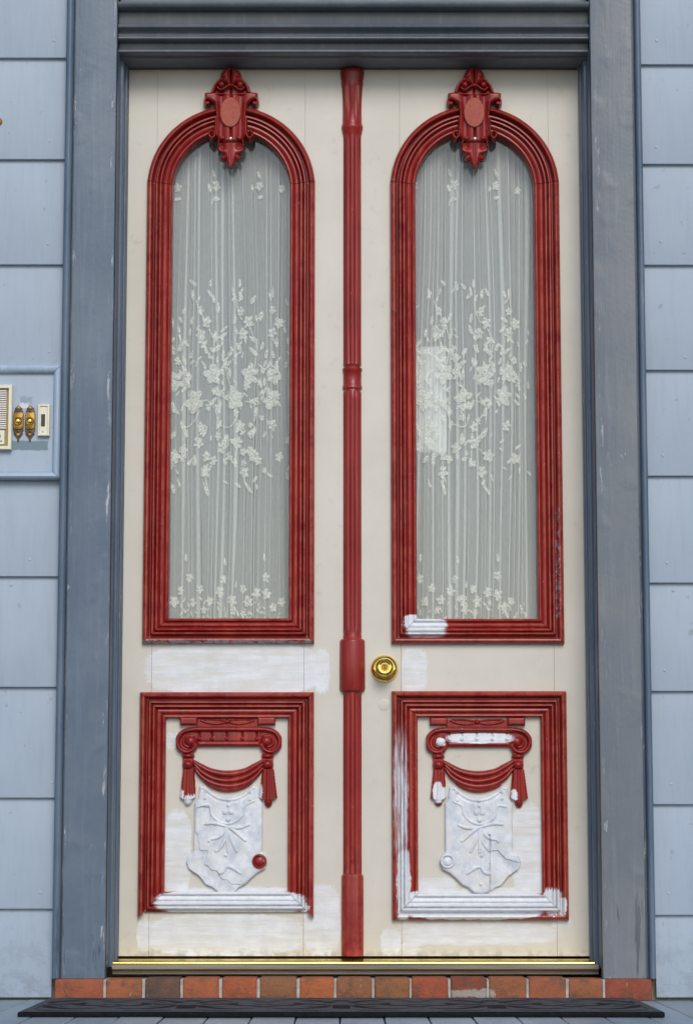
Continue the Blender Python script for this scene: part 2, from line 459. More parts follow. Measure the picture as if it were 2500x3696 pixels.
def box_geo(x0, x1, y0, y1, z0, z1, bev=0.0, seg=1):
    bm = bmesh.new()
    bmesh.ops.create_cube(bm, size=1.0)
    for v in bm.verts:
        v.co = ((x0 + x1) / 2 + v.co.x * (x1 - x0), (y0 + y1) / 2 + v.co.y * (y1 - y0), (z0 + z1) / 2 + v.co.z * (z1 - z0))
    if bev > 0:
        bmesh.ops.bevel(bm, geom=list(bm.edges), offset=bev, segments=seg, affect='EDGES', profile=.5)
    bm.verts.index_update()
    vs = [tuple(v.co) for v in bm.verts]; fs = [[v.index for v in f.verts] for f in bm.faces]
    bm.free(); return vs, fs


def box(name, x0, x1, y0, y1, z0, z1, mat, parent=None, bev=0.0, seg=1, loc=None, label=None):
    vs, fs = box_geo(x0, x1, y0, y1, z0, z1, bev, seg)
    return obj(name, vs, fs, mat, parent, 40 if bev else None, loc, label)


def merge(*geos):
    V, Fs = [], []
    for v, f in geos:
        n = len(V); V += list(v); Fs += [[i + n for i in q] for q in f]
    return V, Fs


def prism_geo(poly, y0, y1, bev=0.0):
    """polygon in (x,z), front at y0, back at y1"""
    bm = bmesh.new()
    fv = [bm.verts.new((x, y0, z)) for x, z in poly]
    f = bm.faces.new(fv)
    ext = bmesh.ops.extrude_face_region(bm, geom=[f])
    for e in ext['geom']:
        if isinstance(e, bmesh.types.BMVert): e.co.y = y1
    if bev:
        front = [e for e in bm.edges if abs(e.verts[0].co.y - y0) < 1e-7 and abs(e.verts[1].co.y - y0) < 1e-7]
        bmesh.ops.bevel(bm, geom=front, offset=bev, segments=2, affect='EDGES', profile=.5)
    bmesh.ops.triangulate(bm, faces=[f for f in bm.faces if len(f.verts) > 4])
    bm.verts.index_update()
    vs = [tuple(v.co) for v in bm.verts]; fs = [[v.index for v in f.verts] for f in bm.faces]
    bm.free(); return vs, fs


def prism(name, poly, y0, y1, mat, parent, bev=0.0, label=None, loc=None):
    vs, fs = prism_geo(poly, y0, y1, bev)
    return obj(name, vs, fs, mat, parent, 35 if bev else None, loc, label)


def extrude_x(profile, x0, x1):
    """closed profile [(y,z)] along x"""
    n = len(profile)
    vs = [(x0, y, z) for y, z in profile] + [(x1, y, z) for y, z in profile]
    fs = [[i, (i + 1) % n, n + (i + 1) % n, n + i] for i in range(n)] + [list(range(n)), list(range(2 * n - 1, n - 1, -1))]
    return vs, fs


def extrude_z(profile, z0, z1, rows=1):
    n = len(profile); vs = []; fs = []
    for r in range(rows + 1):
        z = z0 + (z1 - z0) * r / rows
        vs += [(x, y, z) for x, y in profile]
    for r in range(rows):
        for i in range(n):
            fs.append([r * n + i, r * n + (i + 1) % n, (r + 1) * n + (i + 1) % n, (r + 1) * n + i])
    fs += [list(range(n)), list(range((rows + 1) * n - 1, rows * n - 1, -1))]
    return vs, fs


def sweep(path, profile, closed, y_face=0.0):
    """sweep a moulding: path [(x,z)] is the OUTER edge, profile [(t inward, h proud)]; returns rows of verts"""
    n = len(path); rows = []
    for i in range(n):
        p = Vector(path[i])
        if closed or 0 < i < n - 1:
            a = (p - Vector(path[i - 1])).normalized(); b = (Vector(path[(i + 1) % n]) - p).normalized()
        elif i == 0: a = b = (Vector(path[1]) - p).normalized()
        else: a = b = (p - Vector(path[i - 1])).normalized()
        n1 = Vector((a.y, -a.x)); n2 = Vector((b.y, -b.x))
        off = (n1 + n2) / max(.2, 1 + n1.dot(n2))
        rows.append([(p.x + off.x * t, y_face - h, p.y + off.y * t) for t, h in profile])
    return rows


def rows_geo(rows, cap=True, gap=.0008):
    if cap and len(rows) > 1:   # open the joint between neighbouring pieces a little
        def pull(a, b):
            L_ = max(.004, sum(math.dist(p, q) for p, q in zip(a, b)) / len(a))
            return [tuple(p[i] + (q[i] - p[i]) * min(.4, gap / L_) for i in range(3)) for p, q in zip(a, b)]
        rows = [pull(rows[0], rows[1])] + list(rows[1:-1]) + [pull(rows[-1], rows[-2])]
    m = len(rows[0]); vs = [v for r in rows for v in r]; fs = []
    for i in range(len(rows) - 1):
        for j in range(m - 1):
            fs.append([i * m + j, i * m + j + 1, (i + 1) * m + j + 1, (i + 1) * m + j])
        fs.append([i * m + m - 1, i * m, (i + 1) * m, (i + 1) * m + m - 1])
    if cap:
        fs.append(list(range(m - 1, -1, -1))); fs.append([(len(rows) - 1) * m + j for j in range(m)])
    return vs, fs


def lathe_geo(prof, cx, cy, cz, seg=28, axis='y', squash=1.0):
    """prof [(r, d)] with d measured along -y (towards the street) or +z"""
    vs = []; fs = []
    for r, d in prof:
        for k in range(seg):
            a = 2 * math.pi * k / seg
            if axis == 'y': vs.append((cx + r * math.cos(a) * squash, cy - d, cz + r * math.sin(a)))
            else: vs.append((cx + r * math.cos(a), cy + r * math.sin(a), cz + d))
    for i in range(len(prof) - 1):
        for k in range(seg):
            fs.append([i * seg + k, i * seg + (k + 1) % seg, (i + 1) * seg + (k + 1) % seg, (i + 1) * seg + k])
    fs.append(list(range(seg))); fs.append([(len(prof) - 1) * seg + k for k in range(seg)][::-1])
    return vs, fs


def lathe(name, prof, cx, cy, cz, mat, parent=None, seg=28, axis='y', smooth=35, loc=None, label=None):
    vs, fs = lathe_geo(prof, cx, cy, cz, seg, axis)
    return obj(name, vs, fs, mat, parent, smooth, loc, label)


def catmull(pts, n=10, closed=False):
    P = [np.array(p, float) for p in pts]; out = []
    m = len(P)
    rngi = range(m if closed else m - 1)
    for i in rngi:
        p1, p2 = P[i], P[(i + 1) % m]
        p0 = P[i - 1] if (i > 0 or closed) else 2 * p1 - p2
        p3 = P[(i + 2) % m] if (i + 2 < m or closed) else 2 * p2 - p1
        for k in range(n):
            t = k / n
            out.append(.5 * (2 * p1 + (p2 - p0) * t + (2 * p0 - 5 * p1 + 4 * p2 - p3) * t * t + (3 * p1 - p0 - 3 * p2 + p3) * t ** 3))
    if not closed: out.append(P[-1])
    return [tuple(q) for q in out]


# ---- carved relief: height maps drawn from tubes, domes and slabs (units: measuring pixels X right, Y down; heights in metres)
def h_tube(X, Y, pts, r, h, n=8):
    q = catmull([tuple(p) + ((r,) if len(p) == 2 else ()) for p in pts], n)
    best = np.full(X.shape, -1.0)
    for (x0, y0, r0), (x1, y1, r1) in zip(q[:-1], q[1:]):
        dx, dy = x1 - x0, y1 - y0; L = dx * dx + dy * dy + 1e-9
        t = np.clip(((X - x0) * dx + (Y - y0) * dy) / L, 0, 1)
        d = np.hypot(X - x0 - t * dx, Y - y0 - t * dy); rr = r0 + (r1 - r0) * t
        k = 1 - (d / rr) ** 2
        best = np.maximum(best, np.where(k > 0, h * np.sqrt(np.maximum(k, 0)) * (rr / r) ** .5, -1.0))
    return best


def h_dome(X, Y, cx, cy, rx, ry, h, base=0.0):
    k = 1 - ((X - cx) / rx) ** 2 - ((Y - cy) / ry) ** 2
    return np.where(k > 0, base + h * np.sqrt(np.maximum(k, 0)), -1.0)


def sdf_poly(X, Y, poly):
    d = np.full(X.shape, 1e9); inside = np.zeros(X.shape, bool)
    m = len(poly)
    for i in range(m):
        x0, y0 = poly[i]; x1, y1 = poly[(i + 1) % m]
        dx, dy = x1 - x0, y1 - y0; L = dx * dx + dy * dy + 1e-9
        t = np.clip(((X - x0) * dx + (Y - y0) * dy) / L, 0, 1)
        d = np.minimum(d, np.hypot(X - x0 - t * dx, Y - y0 - t * dy))
        if y0 != y1:
            c = ((y0 > Y) != (y1 > Y)) & (X < (x1 - x0) * (Y - y0) / (y1 - y0) + x0)
            inside ^= c
    return np.where(inside, -d, d)


def h_slab(X, Y, poly, h, edge, floor=.35):
    d = sdf_poly(X, Y, poly)
    t = np.clip(-d / edge, 0, 1)
    return np.where(d < 0, h * (floor + (1 - floor) * np.sqrt(1 - (1 - t) ** 2)), -1.0)


def h_max(*hs):
    r = hs[0]
    for k in hs[1:]: r = np.maximum(r, k)
    return r


def relief_mesh(name, fn, X0, X1, Y0, Y1, step, sx, sz, mat, smooth=60):
    """mesh in local metres: x = X*sx, z = -Y*sz, y = -height"""
    xs = np.arange(X0, X1 + step, step); ys = np.arange(Y0, Y1 + step, step)
    X, Y = np.meshgrid(xs, ys)
    Hh = fn(X, Y)
    on = Hh > 0
    cell = on[:-1, :-1] | on[1:, :-1] | on[:-1, 1:] | on[1:, 1:]
    used = np.zeros(on.shape, bool)
    used[:-1, :-1] |= cell; used[1:, :-1] |= cell; used[:-1, 1:] |= cell; used[1:, 1:] |= cell
    # pull the skirt vertices half a step inwards so that the side wall is steep
    gx = np.zeros(on.shape); gy = np.zeros(on.shape)
    f = on.astype(float)
    gx[:, 1:-1] = f[:, 2:] - f[:, :-2]; gy[1:-1, :] = f[2:, :] - f[:-2, :]
    nn = np.hypot(gx, gy) + 1e-9
    Xs = np.where(on, X, X + step * .62 * gx / nn); Ys = np.where(on, Y, Y + step * .62 * gy / nn)
    idx = -np.ones(on.shape, int); idx[used] = np.arange(used.sum())
    hh = np.where(on, Hh, -.002)
    vs = np.stack([Xs[used] * sx, -hh[used], -Ys[used] * sz], 1)
    r, c = np.nonzero(cell)
    fs = np.stack([idx[r, c], idx[r + 1, c], idx[r + 1, c + 1], idx[r, c + 1]], 1)
    me = bpy.data.meshes.new(name); me.from_pydata(vs.tolist(), [], fs.tolist()); me.update()
    for p in me.polygons: p.use_smooth = True
    me.set_sharp_from_angle(angle=R(smooth))
    me.materials.append(M[mat])
    return me


def place(name, me, x, y, z, parent, label=None):
    o = bpy.data.objects.new(name, me); C.objects.link(o); o.parent = parent
    org = ORG[parent.name]
    o.location = (x - org.x, y - org.y, z - org.z); ORG[o.name] = Vector((x, y, z))
    if label: o['label'] = label
    return o


# ================================================================== SETTING
FLOOR_Z = -.100
STREET_Z = -1.40
g = obj('street', [(-400, -400, STREET_Z), (400, -400, STREET_Z), (400, 400, STREET_Z), (-400, 400, STREET_Z)], [[0, 1, 2, 3]], 'asphalt')
tag(g, kind='structure')
pv = box('pavement', -60, 60, -4.6, -1.7, STREET_Z - .05, STREET_Z + .12, 'concrete', None, loc=(0, -3, STREET_Z)); tag(pv, kind='structure')  # unseen pale strip, added to bounce light up onto the soffit
pf = thing('porch_floor', (0, -.8, STREET_Z), 'blue grey painted wooden porch floor in front of the door', 'floor', kind='structure')
box('porch_base', -2.4, 2.4, -1.62, -.05, STREET_Z, FLOOR_Z - .024, 'concrete', pf)
PW = .0985
k0 = SX(1435, 3690, 0)
i = 0
x = -2.4
while x < 2.4:
    dz = rng.uniform(-.0012, .0012)
    vs, fs = box_geo(x + .0016, x + PW - .0016, -1.66, -.125, FLOOR_Z - .026 + dz, FLOOR_Z + dz, .0018)
    obj('plank', vs, fs, 'floor', pf)
    x += PW

# hallway behind the door: a dark box of plaster
hall = thing('hallway', (0, .1, FLOOR_Z), 'dim hallway behind the curtained glass of the doors', 'hallway', kind='structure')
V = [(-1.0, .075, FLOOR_Z), (1.0, .075, FLOOR_Z), (1.0, 3.5, FLOOR_Z), (-1.0, 3.5, FLOOR_Z), (-1.0, .075, 2.75), (1.0, .075, 2.75), (1.0, 3.5, 2.75), (-1.0, 3.5, 2.75)]
obj('hall_shell', V, [[0, 1, 2, 3], [4, 7, 6, 5], [3, 2, 6, 7], [0, 3, 7, 4], [1, 5, 6, 2]], 'plaster', hall)

# ================================================================== HOUSE WALL
SY = -.150   # siding face
wall = thing('house_wall', (0, 0, FLOOR_Z), 'pale blue clapboard house wall on both sides of the door', 'wall')
for (a, b, c, d) in ((-2.4, -.70, FLOOR_Z, 3.3), (.70, 2.4, FLOOR_Z, 3.3), (-.70, .70, 2.78, 3.3)):
    box('sheathing', a, b, -.128, .07, c, d, 'plaster', wall)
XL = SX(203, 2600, -.15) - .001; XR = SX(2338, 1879, -.15) + .001
linesL = [-165, 210, 577, 957, 1332, 1708, 2083, 2484, 2883, 3284]
linesR = [-140, 235, 595, 959, 1339, 1719, 2107, 2497, 2907, 3305]


def clap(x0, x1, z0, z1, tilt):
    # wedge: thick at the butt, thin at the top, soft lower edge
    pr = [(SY + .004, z0), (SY + .001, z0 + .0006), (SY, z0 + .003), (SY + .012, z1 + .0), (SY + .0125, z1 + .012), (SY + .021, z1 + .012), (SY + .021, z0)]
    vs, fs = extrude_x(pr, x0, x1)
    c = (x0 + x1) / 2
    vs = [(x, y, z + tilt * (x - c) * (1 if z < (z0 + z1) / 2 else 1)) for x, y, z in vs]
    return obj('clapboard', vs, fs, 'siding', wall, 30)


NAILS_L = [(196, 146), (179, 508), (172, 880), (178, 1269), (108, 2020), (40, 2110), (190, 2825), (145, 3221)]
NAILS_R = [(2368, 146), (2365, 530), (2382, 872), (2390, 1644), (2406, 2031), (2430, 2130), (2398, 2420), (2410, 3224), (2420, 2830), (2470, 1290)]
zt = 3.32
for lines, x0, x1, nails in ((linesL, -2.4, XL, NAILS_L), (linesR, XR, 2.4, NAILS_R)):
    zs = [SZ(v, SY) for v in lines] + [FLOOR_Z + .004]
    zs = [zs[0] + .28 * k for k in (2, 1)] + zs
    tops = [zs[0] + .28] + zs[:-1]
    boards = []
    for zb, ztop in zip(zs, tops):
        bo = clap(x0, x1, zb + .0022, ztop - .0022, rng.uniform(-.0012, .0012) if zb > 0 else 0.0)
        boards.append((zb, ztop, bo))
    for (u, v) in nails:
        nx, nz = S(u, v, SY)
        for zb, ztop, bo in boards:
            if zb < nz < ztop:
                yy = SY + .012 * (nz - zb) / (ztop - zb)
                vs, fs = lathe_geo([(.0042, -.002), (.0040, .0008), (.0028, .0018), (.0008, .0022)], nx, yy, nz, 10)
                obj('nail_head', vs, fs, 'siding', bo, 40)

# ================================================================== DOOR FRAME (casing, jambs, header, sill)
fr = thing('door_frame', (0, -.08, -.045), 'blue grey door frame with wide casings, moulded header and worn sill', 'door frame')
CB = -.0455; CT = 2.80


def casing(sgn, x_face_out, x_face_in, x_back_out, x_back_in):
    """flat board + backband + jamb, cross-sections in (x,y)"""
    f = -.165
    s = sgn
    face = [(x_face_in + s * .0, f + .004), (x_face_in + s * .001, f + .001), (x_face_in + s * .004, f), (x_face_out, f), (x_face_out, -.126), (x_face_in, -.126)]
    rows = 60
    vs, fs = extrude_z(face, CB, CT, rows)
    # hand-made wobble of old thick paint on the board
    vs = [(x, y + (.0007 * math.sin(z * 9 + x * 20) + rng.uniform(-.0002, .0002) if y < -.15 else 0), z) for x, y, z in vs]
    board = obj('casing_board', vs, fs, 'trim' if s < 0 else 'trim_warm_lit', fr, 30, label=None if s < 0 else 'casing board with warm light put into its colour')
    w = abs(x_back_out - x_back_in); c = (x_back_out + x_back_in) / 2
    bb = [(x_back_out, -.126), (x_back_out, f - .006)]
    for k in range(7):
        a = math.pi * k / 6
        bb.append((c - s * (-1) * 0 + (x_back_out - c) * math.cos(a), f - .006 - .010 * math.sin(a)))
    bb += [(x_back_in, f + .006), (x_back_in, -.126)]
    # drop doubles
    q = []
    for p in bb:
        if not q or (abs(p[0] - q[-1][0]) + abs(p[1] - q[-1][1])) > 1e-6: q.append(p)
    vs, fs = extrude_z(q, CB, CT, 1)
    obj('backband', vs, fs, 'trim', fr, 50)
    # quirk between board and backband
    g0, g1 = sorted((x_face_out, x_back_in))
    vs, fs = box_geo(g0, g1, f + .012, -.127, CB, CT)
    obj('quirk_strip', vs, fs, 'trim', fr)
    # jamb with two stops stepping in to the door
    xi = x_face_in
    j = [(xi, -.128), (xi - s * .0015, -.150), (xi - s * .0015, -.080), (xi - s * .004, -.076), (xi - s * .0095, -.076), (xi - s * .0115, -.073),
         (xi - s * .0115, -.036), (xi - s * .013, -.033), (xi - s * .0165, -.033), (xi - s * .0185, -.030), (xi - s * .0185, -.003), (xi - s * .0185, .05), (xi + s * .05, .05), (xi + s * .05, -.128)]
    vs, fs = extrude_z(j, -.020, 2.40, 1)
    obj('jamb', vs, fs, 'trim', fr, 30)


casing(-1, SX(237, 2600, -.165), SX(391, 2600, -.165), SX(203, 2600, -.165), SX(231, 2600, -.165))
casing(1, SX(2303, 1879, -.165), SX(2152, 1879, -.165), SX(2338, 1879, -.165), SX(2315, 1879, -.165))
XJL = SX(391, 2600, -.165) + .0016; XJR = SX(2152, 1879, -.165) - .0016

hp = [  # header pieces: (name, [(y,z)...]) from soffit up
    ('header_stop', [(.04, 2.386), (-.010, 2.3855), (-.085, 2.3855), (-.089, 2.388), (-.090, 2.3905), (.04, 2.3905)]),
    ('header_bead', [(.04, 2.3907), (-.112, 2.3907), (-.1185, 2.3915), (-.1225, 2.3945), (-.1225, 2.3975), (-.119, 2.4005), (-.113, 2.4015), (.04, 2.4015)]),
    ('header_fascia', [(.04, 2.4017), (-.1095, 2.4017), (-.1105, 2.4030), (-.1105, 2.4215), (.04, 2.4215)]),
    ('header_ogee', [(.04, 2.4217), (-.130, 2.4217), (-.1345, 2.4225), (-.139, 2.4258), (-.139, 2.4292), (-.135, 2.4322), (-.1305, 2.4345), (-.129, 2.438), (-.1295, 2.442), (-.133, 2.4465),
                     (-.1395, 2.4488), (-.146, 2.4495), (-.151, 2.4525), (-.152, 2.4555), (-.150, 2.4595), (-.145, 2.4622), (.04, 2.4622)]),
    ('header_fascia', [(.04, 2.4624), (-.1245, 2.4624), (-.1255, 2.4640), (-.1255, 2.5035), (.04, 2.5035)]),
    ('header_cap', [(.04, 2.5037), (-.149, 2.5037), (-.156, 2.5050), (-.1615, 2.5090), (-.1635, 2.5140), (-.1615, 2.5185), (-.156, 2.5215), (-.148, 2.523), (.04, 2.526)]),
    ('transom_board', [(.04, 2.5262), (-.085, 2.5262), (-.085, 2.80), (.04, 2.80)])]
for nm, pr in hp:
    vs, fs = extrude_x(pr, XJL, XJR)
    obj(nm, vs, fs, 'header', fr, 40)
# sill
SLX0 = SX(405, 3490, -.10); SLX1 = SX(2160, 3490, -.10)
vs, fs = extrude_x([(.03, -.0115), (-.097, -.0135), (-.101, -.0150), (-.102, -.0185), (-.101, -.0245), (-.098, -.0265), (-.085, -.0270), (-.085, -.0380), (.03, -.0380)], SLX0, SLX1)
obj('sill', vs, fs, 'sill', fr, 30)
vs, fs = extrude_x([(.03, -.0110), (-.066, -.0132), (-.0690, -.0125), (-.0705, -.0105), (-.0700, -.0085), (-.0680, -.0066), (-.0650, -.0056), (-.0615, -.0062), (-.0600, -.0078), (-.0590, -.0080), (-.0300, -.0020), (.03, -.0005)], XJL + .006, XJR - .006)
obj('brass_strip', vs, fs, 'brass', fr, 40)

# ================================================================== BRICK SILL
bs = thing('brick_step', (0, -.1, FLOOR_Z), 'low course of red and brown bricks under the door sill', 'brick step')
edges = [122, 238, 326.5, 412, 500.5, 586.5, 676.5, 761, 846.5, 931.5, 1019.5, 1106.5, 1196.5, 1286.5, 1370, 1481]
bcol = [(.36, .105, .055), (.34, .125, .055), (.075, .068, .058), (.38, .125, .055), (.40, .110, .045), (.22, .120, .060), (.42, .130, .050), (.30, .135, .065), (.24, .125, .052),
        (.36, .085, .040), (.22, .060, .035), (.30, .115, .050), (.34, .120, .060), (.33, .130, .058), (.24, .055, .032)]
for i in range(len(edges) - 1):
    x0 = SX(edges[i] * 1.5903, 3560, -.175); x1 = SX(edges[i + 1] * 1.5903, 3560, -.175)
    end = i in (0, len(edges) - 2)
    yf = -.178 + rng.uniform(-.002, .002) + (.002 if end else 0)
    zt_ = CB - .0008 if end or i in (1, 13) else -.0425 + rng.uniform(-.0015, .0005)
    if i in (1, 13): zt_ = CB - .0008
    vs, fs = box_geo(x0 + .0032, x1 - .0032, yf, -.02, FLOOR_Z, zt_, .006 if not end else .003, 2)
    vs = [(a + rng.uniform(-.0006, .0006), b + rng.uniform(-.0006, .0006), c + (rng.uniform(-.0006, .0004) if c > FLOOR_Z + .02 and zt_ > CB else 0)) for a, b, c in vs]
    o = obj('brick', vs, fs, 'brick', bs, 40); o.color = (bcol[i][0] * .86, bcol[i][1] * .74, bcol[i][2] * .64, 1)
x0 = SX(edges[0] * 1.5903, 3560, -.175); x1 = SX(edges[-1] * 1.5903, 3560, -.175)
box('mortar_bed', x0 + .004, x1 - .004, -.1715, -.022, FLOOR_Z + .0005, CB - .0022, 'mortar', bs)

# ================================================================== DOOR LEAVES
PROF_W = [(0, -.001), (0, .009), (.03, .0125), (.07, .0155), (.12, .0170), (.17, .0165), (.210, .0130), (.232, .0060), (.258, .0008), (.30, .0010), (.328, .0090), (.37, .0128), (.41, .0130), (.440, .0100),
          (.458, .0038), (.478, .0075), (.52, .0112), (.56, .0114), (.592, .0088), (.610, .0032), (.632, .0022), (.68, .0056), (.73, .0062), (.79, .0048), (.840, .0010), (.862, .0018), (.895, .0068),
          (.935, .0072), (.968, .0055), (.985, .0020), (1.0, -.004), (1.0, -.030), (.86, -.030), (.86, -.001)]
PROF_P = [(t, h) for t, h in PROF_W[:-4]] + [(1.0, -.007), (1.0, -.014), (.86, -.014), (.86, -.001)]


def moulding_set(part_name, root, outer, width, prof, names, cuts, closed=True, mats=None):
    """outer: closed path clockwise seen from the street (inward normal = right-hand); cuts: index ranges -> separate mitred pieces"""
    rows = sweep(outer, [(t * width, h * (1.3 if h > 0 else 1)) for t, h in prof], True)
    grp = []
    for nm, (a, b) in zip(names, cuts):
        idx = list(range(a, b + 1))
        rr = [rows[k % len(rows)] for k in idx]
        vs, fs = rows_geo(rr)
        grp.append(obj(nm, vs, fs, 'red_plain' if nm == 'arch_moulding' else 'red', root, 32))
    return grp


def arc_path(cx, x0, x1, zbot, zspring, zc, rad, seg=36):
    # clockwise seen from the street: up the left side, over the arch, down the right side
    pts = [(x0, zbot), (x0, zspring)]
    a0 = math.asin(max(-1, min(1, (zspring - zc) / rad)))
    for k in range(1, seg):
        a = math.pi - a0 - (math.pi - 2 * a0) * k / seg
        pts.append((cx + rad * math.cos(a), zc + rad * math.sin(a)))
    pts += [(x1, zspring), (x1, zbot)]
    return pts


def stile(name, x0, x1, z0, z1, root, bev=.0004):
    return box(name, x0, x1, 0.0, .042, z0, z1, 'cream', root, bev)


ZT = 2.3835; ZB = .0045


def leaf(root, xa, xb, j0, j1, wx0, wx1, wz0, px0, px1, pz0, pz1, curtain_side):
    """xa..xb leaf, j0/j1 inner edges of the stiles, w* window moulding outer, p* panel moulding outer"""
    stile('stile', xa, j0 - .0002, ZB, ZT, root); stile('stile', j1 + .0002, xb, ZB, ZT, root)
    a, b = j0 + .0002, j1 - .0002
    cx = (wx0 + wx1) / 2; ro = (wx1 - wx0) / 2
    # top rail with the arch sawn out
    zc = 2.051; rr = ro - .034
    poly = [(a, ZT), (b, ZT), (b, 1.99), (cx + rr, 1.99), (cx + rr, zc)]
    poly += [(cx + rr * math.cos(math.pi * k / 28), zc + rr * math.sin(math.pi * k / 28)) for k in range(1, 28)]
    poly += [(cx - rr, zc), (cx - rr, 1.99), (a, 1.99)]
    prism('top_rail', poly[::-1], 0.0, .042, 'cream', root)
    for q0, q1 in ((a, wx0 + .034), (wx1 - .034, b)):
        if q1 - q0 > .004: box('inner_strip', q0, q1, .0, .042, wz0 + .034, 1.9895, 'cream', root)
    zr1 = wz0 + .034; zr0 = pz1 - .034
    box('lock_rail', a, b, 0, .042, zr0, zr1, 'cream', root, .0004)
    zq = pz0 + .034
    box('bottom_rail', a, b, .0005, .042, ZB, zq, 'cream', root, .0004)
    box('panel', a - .001, b + .001, .0085, .030, zq - .008, zr0 + .008, 'cream', root)
    # window moulding
    path = arc_path(cx, wx0, wx1, wz0, 2.066, zc, ro)
    n = len(path)
    moulding_set('window_moulding', root, path, .0680, PROF_W, ['window_moulding', 'arch_moulding', 'window_moulding', 'window_moulding'], [(0, 1), (1, n - 2), (n - 2, n - 1), (n - 1, n)])
    return cx


# --- left leaf
L = thing('door_leaf', (-.31, 0, ZB), 'fixed arched-glass door leaf with the red fluted column on its edge and no knob', 'door')
Lcx = leaf(L, -.6120, -.0065, -.5340, -.1335, -.5590, -.1065, .8165, -.5630, -.1065, .1050, .6885, -1)
Rr = thing('door_leaf', (.31, 0, ZB), 'arched-glass door leaf carrying the round brass knob', 'door')
Rcx = leaf(Rr, -.0045, .6120, .1220, .5245, .0965, .5515, .8155, .0965, .5545, .0975, .6910, 1)

# panel mouldings: left one lost the outer member of its bottom run
def panel_moulding(root, x0, x1, z0, z1, broken):
    path = [(x0, z0), (x0, z1), (x1, z1), (x1, z0)]
    w = .0685
    rows = sweep(path, [(t * w, h * (1.3 if h > 0 else 1)) for t, h in PROF_P], True)
    for a, b in ((0, 1), (1, 2), (2, 3)):
        vs, fs = rows_geo([rows[a], rows[b]]); obj('panel_moulding', vs, fs, 'red', root, 32)
    if not broken:
        vs, fs = rows_geo([rows[3], rows[0]]); obj('panel_moulding', vs, fs, 'red', root, 32)
    else:
        k0 = 7
        pr = [(PROF_P[k0][0], -.001)] + PROF_P[k0:-1] + [(.86, -.001)]
        rows2 = sweep(path, [(t * w, h * (1.3 if h > 0 else 1)) for t, h in pr], True)
        vs, fs = rows_geo([rows2[3], rows2[0]]); obj('panel_moulding', vs, fs, 'red', root, 32, label='white primed lower moulding with its outer bead missing')


panel_moulding(L, -.5630, -.1068, .1020, .6885, True)
panel_moulding(Rr, .0968, .5548, .0970, .6910, False)

# glass
for root, cx in ((L, Lcx), (Rr, Rcx)):
    ri = .166; zc = 2.051
    poly = [(cx - ri, .872)] + [(cx - ri * math.cos(math.pi * k / 24), zc + ri * math.sin(math.pi * k / 24)) for k in range(25)] + [(cx + ri, .872)]
    prism('glass_pane', poly, .0262, .0300, 'glass', root)

# --- column on the meeting edge (half round, fluted)
CXc = SX(1271, 1800); col_pts = []


def zc_(vd): return SZ(vd * 1.5903, -.03)


def wr(wd, vd):  # half width in metres from displayed pixel width
    return wd * 1.5903 / 2 * (CAM_D - .02) / FPX * (1 + (SZ(vd * 1.5903) - CAM_H) * .0206)


prof = [(152, 50, 0), (155, 54, 0), (163, 54, 0), (168, 51.5, 0), (172, 52.5, 0), (177, 49, 0), (182, 50, 0), (190, 47.5, .25), (205, 45, .6), (225, 43, .6), (250, 42.5, .6), (262, 43, .2), (270, 43.5, 0), (276, 44.5, 0), (279, 48, 0), (283, 48.5, 0), (287, 48, 0), (290, 45, 0),
        (296, 44.5, 0), (300, 41, 0), (304, 40.5, .1), (312, 40, 1), (500, 40.5, 1), (700, 40.5, 1), (812, 40.5, 1), (824, 41, .1), (826, 37.5, 0), (830, 37.5, 0), (832, 44, 0), (838, 44, 0), (840, 41, 0), (870, 41, 0),
        (872, 44, 0), (878, 44, 0), (880, 37.5, 0), (884, 37.5, 0), (887, 41, .1), (905, 41, 1), (1100, 41, 1), (1300, 41.5, 1), (1420, 41.5, 1), (1432, 41.5, .1), (1437, 40, 0), (1440, 42, 0), (1449, 42, 0)]
prof2 = [(1568, 42, 0), (1574, 41.5, .3), (1592, 41.5, 1), (1700, 42, 1), (1850, 42, 1), (1984, 42.5, 1)]


def half_column(pr, seg=44):
    vs = []; n = seg + 1; fs = []
    for vd, wd, fl in pr:
        r = wr(wd, vd); z = zc_(vd)
        for k in range(n):
            a = math.pi * k / seg
            f = abs(math.sin(a * 4.5 + math.pi * .25))
            dep = r * (1 - .19 * fl * (1 - f ** .8))
            vs.append((CXc + dep * math.cos(a), -dep * math.sin(a) * .95 + .0015, z))
    for i in range(len(pr) - 1):
        for k in range(seg):
            fs.append([i * n + k, i * n + k + 1, (i + 1) * n + k + 1, (i + 1) * n + k])
        fs.append([i * n + seg, i * n, (i + 1) * n, (i + 1) * n + seg])
    fs.append(list(range(n))[::-1]); m = (len(pr) - 1) * n; fs.append([m + k for k in range(n)])
    return vs, fs


colp = obj('column_shaft', *half_column(prof), 'red_plain', L, 40)
colq = obj('column_shaft', *half_column(prof2), 'red_plain', L, 40)


def half_round(pr, seg=20, sq=.95):
    vs = []; n = seg + 1; fs = []
    for r, z in pr:
        for k in range(n):
            a = math.pi * k / seg
            vs.append((CXc + r * math.cos(a), -r * math.sin(a) * sq + .0015, z))
    for i in range(len(pr) - 1):
        for k in range(seg): fs.append([i * n + k, i * n + k + 1, (i + 1) * n + k + 1, (i + 1) * n + k])
        fs.append([i * n + seg, i * n, (i + 1) * n, (i + 1) * n + seg])
    fs.append(list(range(n))[::-1]); m = (len(pr) - 1) * n; fs.append([m + k for k in range(n)])
    return vs, fs


